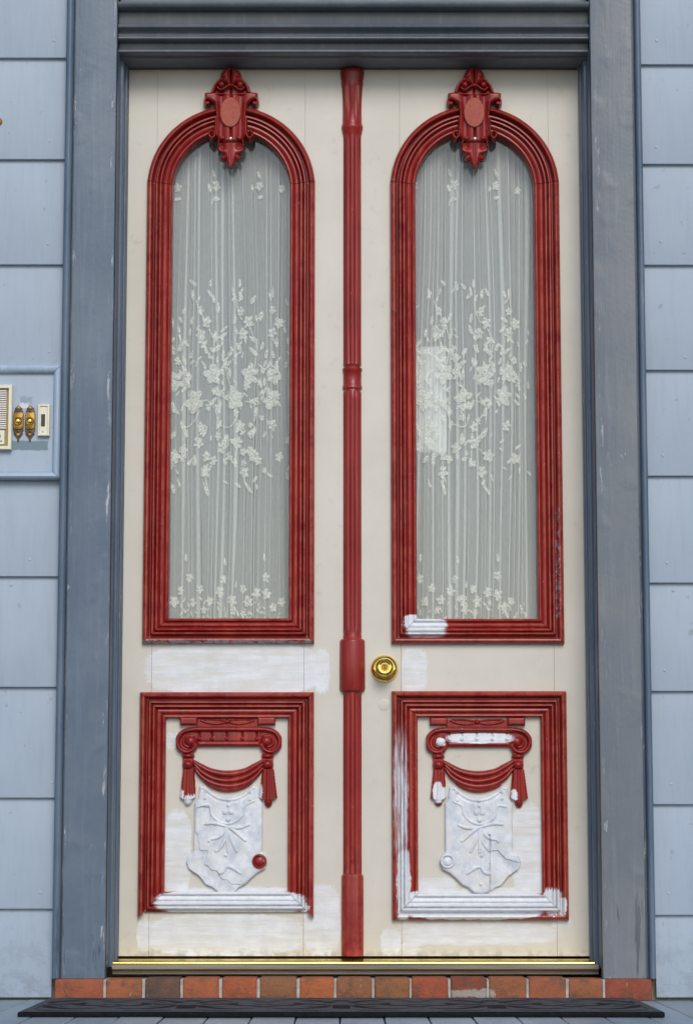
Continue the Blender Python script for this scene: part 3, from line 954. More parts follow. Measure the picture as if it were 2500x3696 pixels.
r1 = wr(57, 1500)
obj('column_sleeve', *half_round([(r1 - .004, zc_(1449)), (r1 - .001, zc_(1451)), (r1, zc_(1455)), (r1 + .0005, zc_(1510)), (r1 + .0005, zc_(1562)), (r1 - .001, zc_(1566)), (r1 - .003, zc_(1568))]), 'red_plain', L, 40)
r2 = wr(51, 2080)
octp = []
obj('column_foot', *half_round([(r2 - .004, zc_(1984)), (r2 - .001, zc_(1987)), (r2, zc_(1992)), (r2 + .0004, zc_(2100)), (r2, ZB + .0005)], seg=6, sq=.9), 'red_plain', L, 20)
# two carved petals on the flared capital
for s in (-1, 0, 1):
    pts = []
    zt0, zt1 = zc_(192), zc_(256)
    a = math.pi / 2 + s * .62
    vs = []; fs = []
    for k in range(9):
        t = k / 8; z = zt0 + (zt1 - zt0) * t
        w = .20 * (1 - t) + .01; r = wr(47.5 - 5 * t, 220) + .0006
        for q in (-1, 0, 1):
            aa = a + q * w; rr = r + (.0022 if q == 0 else 0)
            vs.append((CXc + rr * math.cos(aa), -rr * math.sin(aa) * .95 + .0015, z))
    for k in range(8):
        for q in (0, 1): fs.append([k * 3 + q, k * 3 + q + 1, k * 3 + q + 4, k * 3 + q + 3])
    obj('carved_petal', vs, fs, 'red_plain', colp, 30)

# --- cartouches over the arches -------------------------------------------------
CS_X = .0001533; CS_Z = .0001585
def cart_body(X, Y):
    x = np.abs(X - 757)
    half = [(0, 560), (240, 552), (330, 545), (440, 556), (472, 570), (470, 640), (455, 690), (375, 705), (312, 745), (282, 810), (262, 900), (252, 1050), (250, 1200), (268, 1270), (255, 1350), (215, 1400), (120, 1440), (0, 1450)]
    b = h_slab(x, Y, half, .030, 60, .55)
    b = np.where(b > 0, b - .009 * np.exp(-((x - 170) / 70.) ** 2) * ((Y > 600) & (Y < 1380)) + .007 * np.exp(-((x - 255) / 28.) ** 2) * ((Y > 720) & (Y < 1330)), b)
    b = np.where(b > 0, b - .014 * np.exp(-(((X - 750) / 130.) ** 2 + ((Y - 545) / 45.) ** 2)), b)
    return b
def cart_crest(X, Y):
    x = np.abs(X - 752)
    cap = h_slab(x, Y, [(0, 132), (85, 145), (140, 180), (178, 235), (192, 300), (182, 355), (130, 400), (100, 415), (50, 445), (0, 460)], .046, 120, .45)
    cap = np.where(cap > 0, cap - .007 * np.exp(-((Y - 330) / 26.) ** 2) * np.exp(-((x - 150) / 60.) ** 2), cap)
    wing = h_tube(x, Y, [(95, 345), (170, 335, ), (240, 395), (290, 470), (318, 560)], 42, .034)
    curl = h_dome(x, Y, 165, 430, 62, 62, .016, .022)
    fill = h_slab(x, Y, [(0, 360), (180, 350), (270, 430), (325, 540), (320, 600), (0, 610)], .014, 40, .6)
    lip = h_tube(x, Y, [(0, 440), (60, 455), (120, 500), (185, 520), (235, 480)], 30, .034)
    return h_max(cap, wing, curl, fill, lip)
def cart_curl(X, Y):
    x = np.abs(X - 757)
    a = h_max(h_tube(x, Y, [(300, 690), (370, 655), (440, 660), (462, 720), (430, 765), (392, 745)], 30, .030), h_dome(x, Y, 415, 735, 45, 45, .028))
    return np.where(X < 757, a, -1.0), a
def cart_drop(X, Y):
    x = np.abs(X - 757)
    b = h_slab(x, Y, [(0, 1380), (140, 1400), (215, 1430), (238, 1510), (232, 1580), (180, 1612), (120, 1640), (165, 1672), (180, 1705), (140, 1745), (85, 1728), (78, 1790), (45, 1830), (0, 1872)], .022, 55, .4)
    b = np.where(b > 0, b + .009 * np.exp(-(x / 26.) ** 2) - .008 * np.exp(-(((x - 150) / 55.) ** 2 + ((Y - 1500) / 60.) ** 2)) - .006 * np.exp(-(((x - 95) / 20.) ** 2 + ((Y - 1690) / 45.) ** 2)), b)
    brow = h_max(h_dome(x, Y, 150, 1372, 72, 48, .014, .022), h_tube(x, Y, [(90, 1400), (150, 1365), (205, 1400), (222, 1500)], 24, .030))
    return h_max(b, brow)
def cart_scroll(X, Y):
    x = np.abs(X - 757)
    return h_max(h_tube(x, Y, [(262, 1020), (262, 1150), (268, 1230), (285, 1330), (330, 1372), (375, 1330), (372, 1270), (335, 1255)], 34, .036), h_dome(x, Y, 325, 1280, 58, 66, .026))


cm = dict(
    body=relief_mesh('cartouche', cart_body, 270, 1245, 520, 1470, 6.5, CS_X, CS_Z, 'red_plain'),
    crest=relief_mesh('crest', cart_crest, 400, 1105, 120, 620, 6.5, CS_X, CS_Z, 'red_plain'),
    curlL=relief_mesh('shoulder_curl', lambda X, Y: np.where(X < 757, cart_curl(X, Y)[1], -1.0), 250, 757, 600, 810, 6.5, CS_X, CS_Z, 'red_plain'),
    curlR=relief_mesh('shoulder_curl', lambda X, Y: np.where(X > 757, cart_curl(X, Y)[1], -1.0), 757, 1265, 600, 810, 6.5, CS_X, CS_Z, 'red_plain'),
    drop=relief_mesh('leaf_drop', cart_drop, 500, 1015, 1310, 1890, 6.5, CS_X, CS_Z, 'red_plain'),
    scrL=relief_mesh('scroll', lambda X, Y: np.where(X < 757, cart_scroll(X, Y), -1.0), 340, 757, 970, 1430, 6.5, CS_X, CS_Z, 'red_plain'),
    scrR=relief_mesh('scroll', lambda X, Y: np.where(X > 757, cart_scroll(X, Y), -1.0), 757, 1175, 970, 1430, 6.5, CS_X, CS_Z, 'red_plain'),
    oval=relief_mesh('medallion', lambda X, Y: np.where(h_dome(X, Y, 748, 925, 186, 268, 1.) > 0, np.minimum(.034, .027 + .02 * np.maximum(h_dome(X, Y, 748, 925, 186, 268, 1.), 0)), -1.0), 545, 950, 640, 1205, 6.5, CS_X, CS_Z, 'terracotta'),
)
XC0 = 757 * CS_X
for root, cx, tz in ((L, SX(680 + 757 / 4.9125, 430, -.02), S(0, 220 + 925 / 4.9125, -.03)[1]), (Rr, SX(1600 + 615 / 5.535, 430, -.02), S(0, 220 + 1045 / 5.535, -.03)[1])):
    X0 = cx - XC0; Z0 = tz + 925 * CS_Z; Yc = -.006
    body = place('cartouche', cm['body'], X0, Yc, Z0, root, 'carved red shield-shaped keystone over the arch')
    for nm, key in (('crest', 'crest'), ('shoulder_curl', 'curlL'), ('shoulder_curl', 'curlR'), ('leaf_drop', 'drop'), ('scroll', 'scrL'), ('scroll', 'scrR'), ('medallion', 'oval')):
        place(nm, cm[key], X0, Yc, Z0, body, 'faded orange-red oval medallion' if nm == 'medallion' else None)
    vs, fs = lathe_geo([(.0050, .0), (.0050, .030), (.0040, .0335), (.0015, .035)], cx, Yc, Z0 - 1385 * CS_Z, 14)
    obj('pin', vs, fs, 'steel', body, 40)
    # the drop hangs over the glass: a wooden back keeps it fixed to the arch moulding
    box('drop_back', cx - .012, cx + .012, Yc - .006, .024, Z0 - 1600 * CS_Z, Z0 - 1250 * CS_Z, 'red_plain', body)

# --- capital with swag on the lower panels ---------------------------------------
PSC = 1 / (3.417 * 1378.)
def tubeX(pts, r, h): return lambda X, Y: h_tube(X, Y, pts, r, h)
XM = 768.0
def mir(fn, side): return (lambda X, Y: np.where(X < XM, fn(X, Y), -1.0)) if side < 0 else (lambda X, Y: np.where(X >= XM, fn(X, Y), -1.0))
def vol(X, Y):
    x = np.abs(X - XM)
    band = h_tube(x, Y, [(0, 246), (300, 246), (450, 250), (560, 280), (620, 350), (628, 430), (585, 500), (510, 525), (440, 495), (405, 440)], 36, .020)
    inner = h_tube(x, Y, [(430, 330), (500, 325), (550, 370), (548, 430), (500, 462), (455, 450)], 22, .015)
    eye = h_dome(x, Y, 468, 395, 84, 84, .022)
    fill = h_slab(x, Y, [(380, 215), (560, 250), (640, 350), (630, 460), (560, 530), (430, 530), (380, 470)], .009, 30, .7)
    return h_max(band, eye, inner, fill)
def frieze(X, Y):
    b = h_slab(X, Y, [(380, 270), (1155, 270), (1155, 390), (380, 390)], .010, 12, .8)
    for xn in (410, 565, 748, 940, 1120):
        b = np.where(b > 0, b - .005 * np.exp(-((X - xn - (Y - 330) * .15) / 11.) ** 2) * (Y < 345), b)
        b = np.maximum(b, h_dome(X, Y, xn - 4, 362, 22, 26, .008, .008))
    return b
def strip(X, Y):
    b = h_slab(X, Y, [(375, 108), (1135, 108), (1135, 222), (375, 222)], .008, 14, .8)
    for s in (-1, 1):
        b = h_max(b, h_tube(X, Y, [(752 + s * 40, 165), (752 + s * 130, 178), (752 + s * 240, 165), (752 + s * 320, 138)], 18, .013), h_tube(X, Y, [(752 + s * 30, 140), (752 + s * 140, 128), (752 + s * 300, 128)], 12, .011))
    return h_max(b, h_dome(X, Y, 748, 150, 34, 34, .015))
def swag(X, Y):
    f1 = h_tube(X, Y, [(345, 650, 30), (430, 705, 40), (560, 768, 46), (757, 800, 50), (960, 768, 46), (1090, 700, 40), (1185, 640, 30)], 46, .020)
    f2 = h_tube(X, Y, [(350, 680, 22), (440, 770, 34), (580, 850, 42), (760, 880, 44), (960, 840, 42), (1100, 760, 34), (1190, 680, 22)], 42, .021)
    f3 = h_tube(X, Y, [(352, 720, 18), (440, 830, 34), (580, 910, 42), (760, 945, 46), (950, 915, 42), (1090, 835, 34), (1185, 730, 18)], 42, .018)
    f4 = h_tube(X, Y, [(400, 810, 14), (520, 920, 26), (640, 972, 34), (760, 985, 38), (890, 970, 34), (1010, 925, 26), (1120, 830, 14)], 34, .013)
    return h_max(f1, f2, f3, f4)
def tassel(xc, w0, w1, y0, y1, tip, skew=0.0):
    def fn(X, Y):
        t = np.clip((Y - y0) / (y1 - y0), 0, 1)
        hw = w0 + (w1 - w0) * t; c = xc + skew * t
        inside = (np.abs(X - c) < hw) & (Y >= y0) & (Y <= y1 + 34 * (1 - ((X - c) / hw) ** 2))
        q = np.clip((X - c) / hw, -1, 1)
        hgt = .018 * np.sqrt(np.maximum(1 - .7 * q * q, 0)) * (.90 + .10 * np.cos(q * 9))
        b = np.where(inside, hgt, -1.0)
        return h_max(b, h_dome(X, Y, c, y1 + tip * .42, 52, tip * .66, .016))
    return fn
def knots(xc):
    return lambda X, Y: h_max(h_dome(X, Y, xc, 575, 82, 38, .021), h_dome(X, Y, xc, 678, 76, 66, .024), h_slab(X, Y, [(xc - 68, 520), (xc + 68, 520), (xc + 68, 740), (xc - 68, 740)], .012, 20, .8))
def blockf(x0, x1):
    return lambda X, Y: h_slab(X, Y, [(x0, 95), (x1, 95), (x1, 196), (x0, 196)], .020, 26, .6)
def lowbar(X, Y): return h_slab(X, Y, [(375, 385), (1160, 385), (1160, 462), (375, 462)], .017, 40, .3)


ST = 5.2
pm = [('volute', mir(vol, -1), (120, 768, 190, 560)), ('volute', mir(vol, 1), (768, 1420, 190, 560)), ('frieze', frieze, (370, 1165, 262, 398)), ('capital_bar', lowbar, (368, 1168, 378, 470)),
      ('abacus_strip', strip, (368, 1142, 95, 230)), ('abacus_block', blockf(165, 382), (155, 392, 88, 204)), ('abacus_block', blockf(1124, 1346), (1114, 1356, 88, 204)),
      ('swag', swag, (330, 1200, 600, 1030)), ('tassel_knot', knots(270), (180, 360, 512, 748)), ('tassel_knot', knots(1250), (1160, 1340, 512, 748)),
      ('tassel', tassel(278, 72, 100, 735, 1080, 100, -8), (160, 400, 728, 1240)), ('tassel', tassel(1256, 72, 112, 735, 1085, 115, 4), (1120, 1400, 728, 1260))]
pmesh = [(nm, relief_mesh(nm, fn, b[0], b[1], b[2], b[3], ST, PSC, PSC, 'red')) for nm, fn, b in pm]


def shield_fn(side, beads=True):
    # outline in the units of the left panel view (scale 1.965, origin 450,2450), mirrored for the right leaf
    half_top = [(520, 765), (562, 762), (600, 800), (660, 832), (725, 842), (790, 832), (850, 800), (890, 762), (932, 768), (940, 850), (966, 885), (966, 1222), (990, 1250), (1000, 1300), (985, 1345), (930, 1375), (880, 1420), (845, 1455), (800, 1475), (768, 1508),
                (715, 1518), (655, 1505), (612, 1470), (570, 1455), (520, 1392), (450, 1345), (430, 1290), (448, 1245), (484, 1222), (484, 885), (510, 850)]
    c = 722.0
    def fn(X, Y):
        x = X if side < 0 else 2 * c - X
        n = (np.sin(X * .021 + 1.3 * np.sin(Y * .013)) + np.sin(Y * .027 + 1.7 * np.sin(X * .017))) * .0004
        b = h_slab(x, Y, half_top, .0125, 20, .5)
        # central relief: bow, stem, leaves
        r = []
        for (x0, y0, x1, y1, bend) in ((715, 1050, 600, 1140, 20), (715, 1050, 560, 1030, -14), (715, 1060, 655, 1215, 16), (715, 1060, 780, 1215, -16), (715, 1050, 835, 1140, -20), (715, 1050, 870, 1035, 14), (715, 1330, 620, 1375, 18), (715, 1330, 810, 1375, -18), (715, 1050, 722, 1225, 0)):
            r.append(h_tube(x, Y, [(x0, y0, 8), ((x0 + x1) / 2 + bend * .6, (y0 + y1) / 2 + bend, 13), (x1, y1, 9)], 13, .0036))
        r.append(h_tube(x, Y, [(535, 905), (590, 900), (605, 960), (650, 1010), (715, 1030), (780, 1010), (830, 960), (845, 900), (900, 870)], 9, .0022))
        for (bx, by, br) in ((722, 865, 15), (722, 900, 15), (700, 948, 24), (742, 948, 24), (722, 1000, 22), (560, 800, 18), (880, 805, 18), (560, 850, 13), (880, 862, 15), (640, 1220, 14), (785, 1220, 14), (845, 1145, 14), (590, 1150, 14), (625, 1372, 16), (715, 1448, 16), (708, 1250, 15)):
            r.append(h_dome(x, Y, bx, by, br * .8, br * .8, .0032))
        rel = h_max(*r)
        b = np.where((b > 0) & (rel > 0), b + rel, b)
        # hollow outer margin like a raised border under the top
        mg = h_tube(x, Y, [(545, 790), (600, 835), (660, 868), (725, 876), (790, 868), (850, 835), (905, 790)], 9, 1.0)
        b = np.where((b > 0) & (mg > 0), b - .0018, b)
        if side < 0:   # layers of carving broken away
            lost = sdf_poly(X, Y, [(500, 1095), (520, 1210), (575, 1225), (558, 1320), (640, 1360), (690, 1420), (770, 1450), (835, 1452), (850, 1520), (400, 1560), (400, 1095)])
            b = np.where((b > 0) & (lost < 4 * np.sin(X * .09) + 3 * np.sin(Y * .12)), .0102 + n, b)
            lost2 = sdf_poly(X, Y, [(540, 905), (590, 915), (600, 1000), (500, 1070), (500, 920)])
            b = np.where((b > 0) & (lost2 < 0), .0095, b)
        else:          # a split and a missing corner roll
            ck = np.abs(X - (2 * c - 0) + 0 - (0)) * 0 + np.abs(X - 795 - 2.0 * np.sin(Y * .05))
            b = np.where((b > 0) & (ck < 5) & (Y > 1100), np.maximum(b - .008, .001), b)
            lost = sdf_poly(X, Y, [(800, 1215), (850, 1210), (905, 1270), (1010, 1300), (1010, 1400), (800, 1530)])
            b = np.where((b > 0) & (lost < 0), .0095 + n, b)
        return np.where(b > 0, b + n, b)
    return fn


SSC = 1 / (1.965 * 1378.)
shm = [relief_mesh('shield', shield_fn(-1), 415, 1010, 750, 1530, 3.2, SSC, SSC, 'primer', 50), relief_mesh('shield', shield_fn(1), 430, 1025, 750, 1530, 3.2, SSC, SSC, 'primer', 50)]

for k, (root, uc, vc) in enumerate(((L, 600 + XM / 3.417, 2560.0), (Rr, 1200 + 828 / 1.572, 2200 + 612 / 1.572 - 95 / 3.417))):
    X0 = SX(uc, 2750) - XM * PSC; Z0 = SZ(vc, -.005)
    base = place('abacus_strip', pmesh[4][1], X0, .0085, Z0, root)
    cap = base
    for nm, me in pmesh:
        if me is pmesh[4][1]: continue
        place(nm, me, X0, .0085, Z0, root)
    sx0 = SX(uc, 2950) - (725 if k == 0 else 719) * SSC; sz0 = SZ(2450.0 + (-2 if k == 0 else 0), -.005)
    sh = place('shield', shm[k], sx0, .0085, sz0, root, 'white primed carved shield, partly broken' if k == 0 else 'white primed carved shield with a vertical split')
    bx, by = (945, 1292) if k == 0 else (2 * 722 - 948, 1288)
    px_, pz_ = sx0 + bx * SSC, sz0 - by * SSC
    # snail boss: ring and eye
    rr = .0195
    vs, fs = lathe_geo([(rr, -.001), (rr, .013), (rr * .93, .0165), (rr * .80, .0178), (rr * .70, .0165), (rr * .64, .0130), (rr * .60, .0130), (rr * .54, .0170), (rr * .35, .0190), (rr * .08, .0195)], px_, .0085, pz_, 26)
    obj('shield_boss', vs, fs, 'red' if k == 0 else 'primer', sh, 40, label='red painted round boss' if k == 0 else None)

# --- knob -----------------------------------------------------------------------
kx, kz = S(1387, 2412, -.02)
knob = lathe('knob_rose', [(.0362, -.001), (.0362, .003), (.0345, .0075), (.0310, .0120), (.0275, .0145), (.0265, .0150), (.0150, .0150)], kx, 0, kz, 'brass', Rr, 48)
lathe('knob', [(.0135, .014), (.0130, .024), (.0150, .029), (.0205, .034), (.0236, .040), (.0243, .046), (.0232, .053), (.0200, .0585), (.0165, .0605), (.0120, .0600), (.0110, .0585), (.0020, .0585)], kx, 0, kz, 'brass', knob, 48)
lathe('keyhole_plug', [(.0098, .056), (.0098, .0600), (.0090, .0606), (.0010, .0606)], kx, 0, kz, 'old_brass', knob, 24)
box('key_slot', kx - .0011, kx + .0011, -.0610, -.0600, kz - .0048, kz + .0052, 'dark', knob)
# latch mark and mortise
lathe('filled_hole', [(.0155, -.001), (.0155, .0004), (.0145, .0008), (.0010, .0009)], kx - .0005, 0, SZ(2545), 'cream', Rr, 26)

# ================================================================== CURTAINS
def curtain(name, root_x, cx, seed, label, note):
    r = np.random.default_rng(seed)
    xs0, xs1 = cx - .192, cx + .192; z0, z1 = .835, 2.30
    nz = 50
    Z = np.linspace(z0, z1, nz)
    folds = []
    x = xs0 + .010
    while x < xs1 - .016:
        folds.append((x, r.choice([.0018, .0034, .0062, .0105], p=[.32, .28, .24, .16]), r.uniform(-.0035, .0035), r.uniform(0, 6.28), r.uniform(.001, .004)))
        x += folds[-1][1] + r.choice([r.uniform(.0058, .0095), r.uniform(.0095, .024)], p=[.55, .45])
    lean = .006 if seed % 2 else -.016
    pl = [(xs0 + (xs1 - xs0) * (k + r.uniform(.2, .8)) / 60, r.uniform(.0008, .0016), r.uniform(.0015, .004)) for k in range(60)]

    def shift(zz):
        return lean * ((z1 - zz) / (z1 - z0) - .5)

    def wander(q, zz):   # slow sideways wandering of the gathers, different at every height
        return .0065 * np.sin(2.0 * zz + 9 * q + seed) + .0045 * np.sin(3.3 * zz - 21 * q + 2 * seed) + .0016 * np.sin(7.1 * zz + 47 * q)

    def base_y(xx, zz):
        xx = np.asarray(xx, float); zz = np.asarray(zz, float)
        q = xx - shift(zz)
        y = .0560 + .0042 * np.sin(q * 61 + seed) + .0016 * np.sin(q * 143 + zz * 1.3) + .0009 * np.sin(q * 310 + zz * 2 + seed)
        g = np.clip((.17 - (zz - z0)) / .17, 0, 1)
        for fx, w, a in pl:
            y = y - a * g * np.exp(-((xx - fx) / w) ** 2)
        return y

    def yf(xx, zz): return base_y(xx, zz) - .0036
    cols = []   # (fold index or None, x, extra depth)
    cur = xs0
    for k, (fx, w, dr, ph, dp) in enumerate(folds):
        n = max(2, int((fx - cur) / .0028))
        cols += [(None, cur + (fx - cur) * j / n, 0.0, k) for j in range(n)]
        cols += [('f', fx, -.0002, k), ('f', fx + w * .6, -.0005 - dp * .1, k), ('f', fx + w, -.0008 - dp * .2, k), ('f', fx + w * .5, -.0011 - dp * .3, k), ('f', fx, -.0014 - dp * .35, k), ('f', fx - .0003, -.0016 - dp * .4, k),
                 ('f', fx + w * .5, -.0019 - dp * .42, k), ('f', fx + w, -.0018 - dp * .36, k), ('f', fx + w + .0012, -.0011 - dp * .2, k), ('f', fx + w + .003, -.0003, k)]
        cur = fx + w + .0045
    n = max(2, int((xs1 - cur) / .003)); cols += [(None, cur + (xs1 - cur) * j / n, 0.0, len(folds) - 1) for j in range(n + 1)]
    nx = len(cols)
    drift = np.array([[folds[min(k, len(folds) - 1)][2] * math.sin((zz - z0) * 2.1 + folds[min(k, len(folds) - 1)][3]) for (_, _, _, k) in cols] for zz in Z])
    gather = np.array([.62 + .60 * np.sin((Z - z0) * (1.3 + .4 * (k % 5)) + folds[min(k, len(folds) - 1)][3]) ** 2 for (_, _, _, k) in cols]).T
    X0c = np.array([c[1] if c[0] is None else folds[c[3]][0] for c in cols])[None, :]
    dX = np.array([0.0 if c[0] is None else c[1] - folds[c[3]][0] for c in cols])[None, :]
    XX = X0c + dX * gather + np.array([[shift(zz)] for zz in Z]) + drift * .35
    XX = XX + wander(X0c - cx, Z[:, None])
    ZZ = np.repeat(Z[:, None], nx, 1)
    YY = base_y(XX, ZZ) + np.array([c[2] for c in cols])[None, :]
    t = thing(name, (cx, .06, z0), label, 'curtain', 'sheer curtains behind the door glass')
    vs = np.stack([XX.ravel(), YY.ravel(), ZZ.ravel()], 1).tolist()
    fs = [[j * nx + i, j * nx + i + 1, (j + 1) * nx + i + 1, (j + 1) * nx + i] for j in range(nz - 1) for i in range(nx - 1)]
    obj('sheer_cloth', vs, fs, 'sheer', t, 180)
    for zr in (z0 + .004, z1 - .006):
        vs, fs = lathe_geo([(.004, -.205), (.004, .205)], 0, 0, 0, 12)
        vs = [(cx + b, .052 + a * .9, zr + c) for a, b, c in vs]
        obj('curtain_rod', vs, fs, 'rod', t, 40)
        for s in (-1, 1):
            box('rod_bracket', cx + s * .196 - .005, cx + s * .196 + .005, .0418, .057, zr - .007, zr + .007, 'rod', t)
    # embroidery: little patches of thread that follow the folds
    EV, EF = [], []

    def patch(pts):
        # pts: closed outline in (x,z); fan with rings so that it follows the cloth
        P = np.array(pts); c = P.mean(0); n = len(P); i0 = len(EV)
        ring = [P, c + (P - c) * .55]
        for q in ring:
            yy = yf(q[:, 0], q[:, 1]) - .0011
            for (a, b), y_ in zip(q, yy): EV.append((a, float(y_), b))
        EV.append((c[0], float(yf(c[0], c[1])) - .0013, c[1]))
        for k in range(n):
            k2 = (k + 1) % n
            EF.append([i0 + k, i0 + k2, i0 + n + k2, i0 + n + k]); EF.append([i0 + n + k, i0 + n + k2, i0 + 2 * n])

    def conv(u, v): return S(u + 0.0, v, .06)
    sc = .06 + CAM_D; mpp = sc / FPX

    def leaf_(u, v, ln, ang, w):
        a = R(ang); c0 = conv(u, v); pts = []
        for k in range(12):
            q = 2 * math.pi * k / 12
            lx = w / 2 * math.sin(q) * (1 - .25 * math.cos(q)); lz = ln / 2 * math.cos(q)
            pts.append((c0[0] + (lx * math.cos(a) + lz * math.sin(a)) * mpp, c0[1] + (-lx * math.sin(a) + lz * math.cos(a)) * mpp))
        patch(pts)

    def flower(u, v, rad, pet=5):
        ph = r.uniform(0, 360)
        for k in range(pet):
            a = ph + 360 * k / pet
            k_ = r.uniform(.75, 1.12); a += r.uniform(-12, 12)
            leaf_(u + rad * .56 * math.sin(R(a)) * .74, v - rad * .60 * math.cos(R(a)), rad * .86 * k_, a, rad * r.uniform(.50, .74))
        leaf_(u, v, rad * .30, 0, rad * .28)

    def stem(pts, w=5):
        q = catmull(pts, 5)
        for (a, b), (c, d) in zip(q[:-1], q[1:]):
            ln = math.hypot(c - a, d - b); an = math.degrees(math.atan2(c - a, -(d - b)))
            leaf_((a + c) / 2, (b + d) / 2, ln * 1.35, an, w)
    K = 2.62
    du = 0.0 if note is None else (SX(0, 0), 0)[1] + note
    jit = np.random.default_rng(seed + 5)
    def A(x, y, v0=1000.):
        if note is not None: x = x - 60 + 30 * math.sin(y * .004)
        return 560 + x / K + du + jit.uniform(-5, 5), v0 + y / K + jit.uniform(-5, 5)
    lv = [(800, 70, 90, 0, 30), (752, 150, 95, -10, 26), (805, 220, 85, 20, 26), (745, 400, 95, 10, 30), (370, 170, 115, -10, 30), (425, 210, 65, 20, 22), (360, 410, 95, 10, 30), (560, 540, 95, 5, 28), (920, 600, 85, -50, 44),
          (595, 680, 95, 40, 44), (530, 700, 65, -45, 34), (925, 710, 100, -40, 44), (800, 670, 90, -30, 40), (235, 675, 85, 25, 44), (710, 720, 85, 30, 40), (705, 815, 75, 50, 40), (640, 770, 65, -25, 30), (285, 780, 100, -20, 36), (335, 730, 85, 20, 30),
          (340, 810, 55, 50, 30), (275, 890, 100, -15, 34), (630, 890, 75, -20, 38), (700, 930, 110, 5, 38), (1000, 660, 85, 15, 30), (1065, 720, 90, 10, 34), (1010, 880, 80, -15, 36), (1070, 900, 90, 5, 34), (170, 1500, 95, 30, 40), (265, 1400, 95, -15, 40),
          (300, 1480, 110, -10, 40), (690, 1550, 130, 0, 44), (920, 1480, 115, 30, 46), (325, 1740, 85, 35, 34), (385, 1750, 115, 0, 40), (700, 1720, 65, 60, 34), (755, 1770, 95, 0, 34), (490, 2000, 150, -20, 30), (880, 2000, 150, -35, 28), (160, 2010, 105, -15, 34),
          (560, 1180, 110, 40, 34), (590, 1260, 110, -25, 38), (940, 1170, 100, 60, 34), (940, 1280, 100, 10, 36), (170, 1230, 120, -10, 40), (470, 1480, 120, 20, 30), (600, 1400, 90, 20, 34), (410, 480, 60, 30, 26), (1110, 160, 110, 0, 26), (1075, 180, 90, -15, 24), (165, 430, 100, 0, 30), (170, 600, 60, 50, 40), (170, 720, 60, -50, 40)]
    for q in lv: u, v = A(q[0], q[1]); leaf_(u, v, q[2] / K, q[3], q[4] / K)
    for x_, y_, rr_ in ((820, 330, 48), (430, 330, 48), (885, 430, 62), (490, 430, 58), (830, 540, 60), (440, 550, 60), (540, 930, 112), (905, 930, 112), (740, 1165, 122), (370, 1180, 118), (190, 980, 100), (1105, 1150, 105), (400, 1580, 60), (270, 1620, 48), (185, 1700, 72),
                        (620, 1620, 62), (790, 1570, 62), (930, 1700, 68), (500, 1700, 54), (480, 1840, 62), (850, 1850, 62), (1160, 1720, 54), (560, 1730, 46), (1110, 330, 45), (1165, 440, 60), (1110, 540, 60), (820, 1420, 55), (430, 1430, 55), (1130, 930, 90), (1120, 1420, 60)):
        u, v = A(x_, y_); flower(u, v, rr_ / K)
    for pts in ([(450, 1195), (500, 1165), (560, 1215), (592, 1330), (588, 1450)], [(860, 1190), (920, 1190), (950, 1290), (930, 1380)], [(410, 1280), (390, 1370), (320, 1430), (270, 1400)], [(785, 1310), (745, 1400), (680, 1430), (620, 1390)], [(780, 230), (790, 330), (830, 420)],
                [(400, 230), (430, 330), (480, 430)], [(560, 560), (565, 700), (550, 830)], [(960, 600), (965, 720), (950, 850)], [(300, 850), (320, 1000), (340, 1060)], [(660, 830), (690, 950), (700, 1050)], [(490, 1760), (480, 1900), (510, 2060)], [(850, 1900), (880, 2000), (910, 2050)], [(500, 490), (560, 590)], [(890, 480), (965, 620)], [(780, 1620), (760, 1740)], [(840, 1640), (900, 1700)]):
        stem([A(*p) for p in pts])
    for x_, y_, rr_ in ((320, 1010, 56), (1050, 1010, 56), (185, 1230, 66), (240, 1120, 50), (420, 1120, 54), (525, 1230, 54), (600, 1150, 64), (660, 1020, 48), (730, 1230, 66), (870, 1230, 66), (820, 1120, 50), (960, 1150, 64), (1110, 1290, 54), (1190, 1240, 54), (360, 1240, 54), (740, 1320, 54), (470, 1330, 44), (1060, 1170, 64), (830, 1340, 40)):
        u, v = A(x_, y_, 1700.); flower(u, v, rr_ / K * .9)
    for q in ((305, 830, 80, 0, 26), (655, 850, 80, -10, 24), (1040, 830, 80, -5, 26), (760, 1070, 70, 5, 20)):
        u, v = A(q[0], q[1], 1700.); leaf_(u, v, q[2] / K, q[3], q[4] / K)
    for x_, y_, rr_ in ((210, 460, 50), (585, 450, 54), (980, 450, 50), (1190, 500, 44)):
        u, v = A(x_, y_, 500.); flower(u, v, rr_ / K)
    for q in ((205, 575, 70, 75, 38), (525, 470, 95, -15, 32), (590, 567, 70, 80, 44), (550, 335, 85, -20, 28), (975, 340, 85, -15, 26), (925, 470, 62, 0, 26), (985, 557, 55, 80, 38), (540, 600, 70, 10, 12)):
        u, v = A(q[0], q[1], 500.); leaf_(u, v, q[2] / K, q[3], q[4] / K)
    rows_ = [(1010, 1300, 26, 26, 40), (1180, 1480, 60, 20, 38), (1400, 1760, 44, 18, 34), (2160, 2235, 46, 14, 26), (1230, 1420, 30, 20, 36)]
    for v0, v1, cnt, l0, l1 in rows_:
        for _ in range(cnt):
            u = 612 + du + r.uniform(0, 432); v = r.uniform(v0, v1); ln = r.uniform(l0, l1)
            leaf_(u, v, ln, r.uniform(-55, 55), ln * r.uniform(.22, .40))
    for _ in range(26):
        u = 612 + du + r.uniform(0, 432); v = r.uniform(1290, 1720); flower(u, v, r.uniform(9, 19))
    e = obj('embroidery', EV, EF, 'thread', t, 180); e['kind'] = 'stuff'
    return t


curtain('sheer_curtain', 0, Lcx, 11, 'embroidered sheer curtain behind the glass of the door leaf without a knob', None)
curtain('sheer_curtain', 0, Rcx, 24, 'embroidered sheer curtain with a paper sheet showing through, in the leaf with the knob', 866)

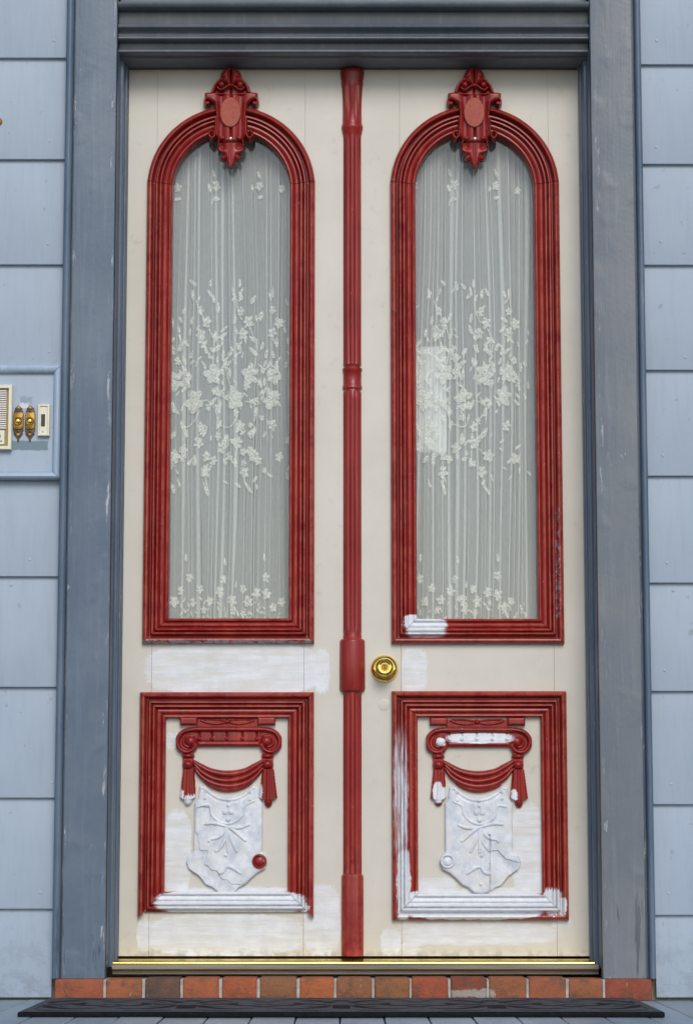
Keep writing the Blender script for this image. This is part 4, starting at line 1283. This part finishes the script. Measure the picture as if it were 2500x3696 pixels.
# sheet of paper tucked between curtain and hall, right leaf
nx0, nz1 = S(1500, 1256, .068); nx1, nz0 = S(1611, 1632, .068)
nx0 -= .03
ppr = []
fsn = []
for j in range(9):
    for i in range(7):
        a = i / 6; b = j / 8
        ppr.append((nx0 + (nx1 - nx0) * a, 0.0685 + .0015 * math.sin(a * 5 + b * 2), nz0 + (nz1 - nz0) * b + .006 * a * b))
for j in range(8):
    for i in range(6): fsn.append([j * 7 + i, j * 7 + i + 1, (j + 1) * 7 + i + 1, (j + 1) * 7 + i])
n_ = len(ppr); ppr += [(a, b + .0006, c) for a, b, c in ppr]; fsn += [[q + n_ for q in f][::-1] for f in fsn]
pp = obj('paper_sheet', ppr, fsn, 'paper', None, 60, loc=(nx0, .068, nz0))
tag(pp, 'white paper sheet hanging behind the sheer curtain', 'paper')

# ================================================================== BELL PANEL ON THE LEFT WALL
bp = thing('bell_board', (-.95, SY, SZ(1729, SY)), 'pale blue framed board on the clapboards holding intercom and bells', 'board')
fx1 = SX(221, 1520, -.165); fz1 = SZ(1317, -.165); fz0 = SZ(1729, -.165); fx0 = -1.155
box('back_board', fx0 + .01, fx1 - .01, SY - .004, SY + .016, fz0 + .006, fz1 - .006, 'siding', bp)
FP = [(0, -.012), (0, .010), (.002, .014), (.007, .017), (.012, .0165), (.017, .013), (.0205, .008), (.0215, .003), (.0215, -.012)]
rows = sweep([(fx0, fz0), (fx0, fz1), (fx1, fz1), (fx1, fz0)], FP, True, SY - .004)
for a, b in ((0, 1), (1, 2), (2, 3), (3, 0)):
    vs, fs = rows_geo([rows[a], rows[b]]); obj('frame_moulding', vs, fs, 'boxtrim', bp, 35)
BY = SY - .0042

ic = thing('intercom', (-.95, BY, SZ(1623, BY)), 'cream intercom with slatted speaker grille and gold rim', 'intercom')
ix1 = SX(43.5, 1500, BY - .018); ix0 = SX(-112, 1500, BY - .018); iz1 = SZ(1388, BY - .018); iz0 = SZ(1622, BY - .018)
FC = [(0, 0), (0, .016), (.0015, .018), (.0085, .018), (.0092, .0165), (.0092, .006), (.0092, 0)]
rows = sweep([(ix0, iz0), (ix0, iz1), (ix1, iz1), (ix1, iz0)], FC, True, BY)
vs, fs = rows_geo(rows + [rows[0]], cap=False); obj('case', vs, fs, 'ivory', ic, 35)
box('grille_back', ix0 + .008, ix1 - .008, BY - .008, BY, iz0 + .008, iz1 - .008, 'gold', ic)
gx0, gx1 = ix0 + .0145, SX(23.5, 1500, BY - .016); gz1 = SZ(1406, BY - .016); gz0 = SZ(1548, BY - .016)
ns = 18
for k in range(ns):
    zc2 = gz1 - (k + .5) * (gz1 - gz0) / ns
    box('slat', gx0, gx1, BY - .0135, BY - .007, zc2 - .0017, zc2 + .0017, 'white_plastic', ic, .0005)
lz1, lz0 = SZ(1552, BY - .015), SZ(1603, BY - .015)
lp = box('name_plate', gx0, SX(16.5, 1575, BY - .015), BY - .012, BY - .007, lz0, lz1, 'ivory', ic, .0008)
def stroke(pts, w, y):
    vs, fs = [], []
    for (a, b), (c, d) in zip(pts[:-1], pts[1:]):
        L_ = math.hypot(c - a, d - b); nx_, nz_ = -(d - b) / L_ * w / 2, (c - a) / L_ * w / 2
        q = [(a + nx_, b + nz_), (a - nx_, b - nz_), (c - nx_, d - nz_), (c + nx_, d + nz_)]
        n = len(vs); vs += [(p, y, s) for p, s in q] + [(p, y + .0003, s) for p, s in q]
        fs += [[n, n + 1, n + 2, n + 3], [n + 4, n + 7, n + 6, n + 5], [n, n + 4, n + 5, n + 1], [n + 1, n + 5, n + 6, n + 2], [n + 2, n + 6, n + 7, n + 3], [n + 3, n + 7, n + 4, n]]
    return vs, fs
ax, az = S(5, 1592, BY - .0123); hh = .0052
g1 = stroke([(ax - .0022, az - hh / 2), (ax, az + hh / 2), (ax + .0022, az - hh / 2)], .0012, BY - .01235)
g2 = stroke([(ax - .0012, az - .0008), (ax + .0012, az - .0008)], .001, BY - .0124)
ox, oz = S(-2, 1575, BY - .0123)
g3 = stroke([(ox + .0035 * math.sin(R(k)), oz + .0055 * math.cos(R(k))) for k in range(0, 361, 20)], .0013, BY - .01235)
vs, fs = merge(g1, g2, g3); obj('plate_print', vs, fs, 'ink', lp)


def bell(uc, label, bright):
    x, z = S(uc, 1370 + 985 / 6.55, BY - .005)
    t = thing('bell_button', (x, BY, z - .05), label, 'doorbell', 'ornate brass bell buttons')
    mpp = (CAM_D + BY) / FPX / 6.55
    half = [(0, 395), (45, 350), (90, 318), (75, 290), (108, 250), (112, 200), (122, 160), (122, 0), (126, -60), (122, -160), (126, -215), (100, -262), (110, -300), (60, -365), (22, -420), (20, -470), (0, -490)]
    poly = [(x + a * mpp, z + b * mpp) for a, b in half] + [(x - a * mpp, z + b * mpp) for a, b in half[-2:0:-1]]
    prism('ornate_plate', poly, BY - .0045, BY + .001, 'bronze', t, .0008)
    ip = [(0, 210), (88, 210), (112, 180), (112, -150), (80, -185), (40, -210), (0, -200)]
    poly = [(x + a * mpp, z + b * mpp) for a, b in ip] + [(x - a * mpp, z + b * mpp) for a, b in ip[-2:0:-1]]
    prism('brass_face', poly, BY - .0080, BY - .004, 'old_brass', t, .0012)
    for sz_ in (1, -1):
        tri = [(x - 55 * mpp, z + sz_ * 300 * mpp), (x, z + sz_ * 375 * mpp), (x + 55 * mpp, z + sz_ * 300 * mpp)]
        prism('finial', tri if sz_ < 0 else tri[::-1], BY - .0068, BY - .004, 'old_brass', t, .0006)
        lathe('screw', [(.0030, .0), (.0030, .0058), (.0008, .0064)], x, BY, z + sz_ * 245 * mpp, 'dark', t, 12)
    r_ = 98 * mpp
    lathe('button_ring', [(r_, .007), (r_, .0105), (r_ * .9, .0118), (r_ * .74, .0112), (r_ * .70, .0085), (r_ * .1, .0085)], x, BY, z, 'old_brass', t, 26)
    lathe('push_button', [(r_ * .55, .008), (r_ * .53, .0125), (r_ * .36, .0145), (r_ * .05, .0150)], x, BY, z, 'ivory' if bright else 'brass', t, 22)


bell(440 / 6.55, 'ornate brass bell plate beside the intercom', False)
bell(718 / 6.55, 'ornate brass bell plate beside the ivory bell push', False)

wx0 = SX(137.5, 1510, BY - .012); wx1 = SX(180, 1510, BY - .012); wz1 = SZ(1459, BY - .012); wz0 = SZ(1573, BY - .012)
wbp = thing('bell_push', ((wx0 + wx1) / 2, BY, wz0), 'slim ivory plastic bell push with a dark slot', 'doorbell')
rows = sweep([(wx0, wz0), (wx0, wz1), (wx1, wz1), (wx1, wz0)], [(0, -.001), (0, .011), (.0008, .013), (.0045, .0135), (.0052, .0128), (.0056, .0105), (.0056, -.001)], True, BY)
vs, fs = rows_geo(rows + [rows[0]], cap=False); obj('case', vs, fs, 'ivory', wbp, 35)
box('face_plate', wx0 + .005, wx1 - .005, BY - .0100, BY, wz0 + .005, wz1 - .005, 'ivory', wbp)
sx0, sz1 = S(149.5, 1494.5, BY - .011); sx1, sz0 = S(163, 1539, BY - .011)
box('slot', sx0, sx1, BY - .0112, BY - .009, sz0, sz1, 'dark', wbp, .0006)
dx_, dz_ = S(155, 1559, BY - .0105)
box('mark', dx_ - .0016, dx_ + .0016, BY - .0102, BY - .0095, dz_ - .0016, dz_ + .0016, 'bronze', wbp)

# little brass stud at the wall, cut by the frame edge
ux, uz = S(-5.5, 440, SY + .004)
st = lathe('brass_stud', [(.0112, -.004), (.0112, .0035), (.0098, .0055), (.0088, .0042), (.0075, .0048), (.0040, .0072), (.0006, .0080)], ux, SY + .006, uz, 'old_brass', None, 26, loc=(ux, SY, uz))
tag(st, 'round brass stud on an upper clapboard, away from the bells', 'stud')

# ================================================================== DOOR MAT
mt_z = FLOOR_Z + .0135
bl = SF(191, 3600, mt_z); br = SF(2292, 3600, mt_z); fl_ = SF(54, 3650, mt_z); frr = SF(2393, 3652, mt_z)
mx0 = (bl[0] + fl_[0]) / 2; mx1 = (br[0] + frr[0]) / 2; my1 = (bl[1] + br[1]) / 2; my0 = (fl_[1] + frr[1]) / 2
mat_o = thing('door_mat', ((mx0 + mx1) / 2, (my0 + my1) / 2, FLOOR_Z), 'long black rubber mat with scroll pattern lying before the brick step', 'mat')
vs, fs = box_geo(mx0, mx1, my0, my1, FLOOR_Z + .0004, FLOOR_Z + .0125, .003, 2)
obj('mat_base', vs, fs, 'rubber', mat_o, 40)
w_ = mx1 - mx0; d_ = my1 - my0
nxm, nym = 420, 130
Xg, Yg = np.meshgrid(np.linspace(0, w_, nxm), np.linspace(0, d_, nym))
holes = np.full(Xg.shape, -1.0)
def mt(pts, r): return h_tube(Xg, Yg, pts, r, 1.0, 6)
per = w_ / 4
for k in range(4):
    for s in (-1, 1):
        c = per * (k + .5); f = lambda a, b: (c + s * a * per, b * d_)
        for (p, r_) in (([f(.02, .50), f(.12, .42), f(.22, .50), f(.20, .62)], .013), ([f(.08, .24), f(.22, .20), f(.36, .30), f(.42, .44)], .014), ([f(.05, .80), f(.2, .86), f(.36, .74), f(.44, .6)], .014),
                        ([f(.26, .56), f(.34, .50), f(.40, .54)], .016), ([f(.14, .10), f(.30, .09), f(.42, .14)], .010), ([f(.12, .93), f(.30, .95), f(.42, .90)], .010), ([f(.47, .22), f(.49, .34), f(.47, .46)], .015), ([f(.46, .72), f(.49, .80)], .017), ([f(.0, .32), f(.04, .36)], .020), ([f(.0, .66), f(.06, .70)], .018), ([f(.28, .36), f(.34, .40)], .015), ([f(.24, .72), f(.32, .66)], .014)):
            q = [(a, b, r_ * (.35 + .9 * math.sin(math.pi * (.15 + .7 * i / max(1, len(p) - 1))))) for i, (a, b) in enumerate(p)]
            holes = np.maximum(holes, mt(q, r_))
solid = (holes < 0) | (Xg < .018) | (Xg > w_ - .018) | (Yg < .018) | (Yg > d_ - .018)
hz = np.where(solid, .0007, 0.0)
edge_in = .0035
Vm = np.stack([mx0 + edge_in + Xg.ravel() * (w_ - 2 * edge_in) / w_, my0 + edge_in + Yg.ravel() * (d_ - 2 * edge_in) / d_, FLOOR_Z + .0122 + hz.ravel()], 1).tolist()
sol = solid
cell = sol[:-1, :-1] | sol[1:, :-1] | sol[:-1, 1:] | sol[1:, 1:]
rr_, cc_ = np.nonzero(cell)
Fm = [[r0 * nxm + c0, r0 * nxm + c0 + 1, (r0 + 1) * nxm + c0 + 1, (r0 + 1) * nxm + c0] for r0, c0 in zip(rr_.tolist(), cc_.tolist())]
obj('scroll_relief', Vm, Fm, 'rubber_dust', mat_o)
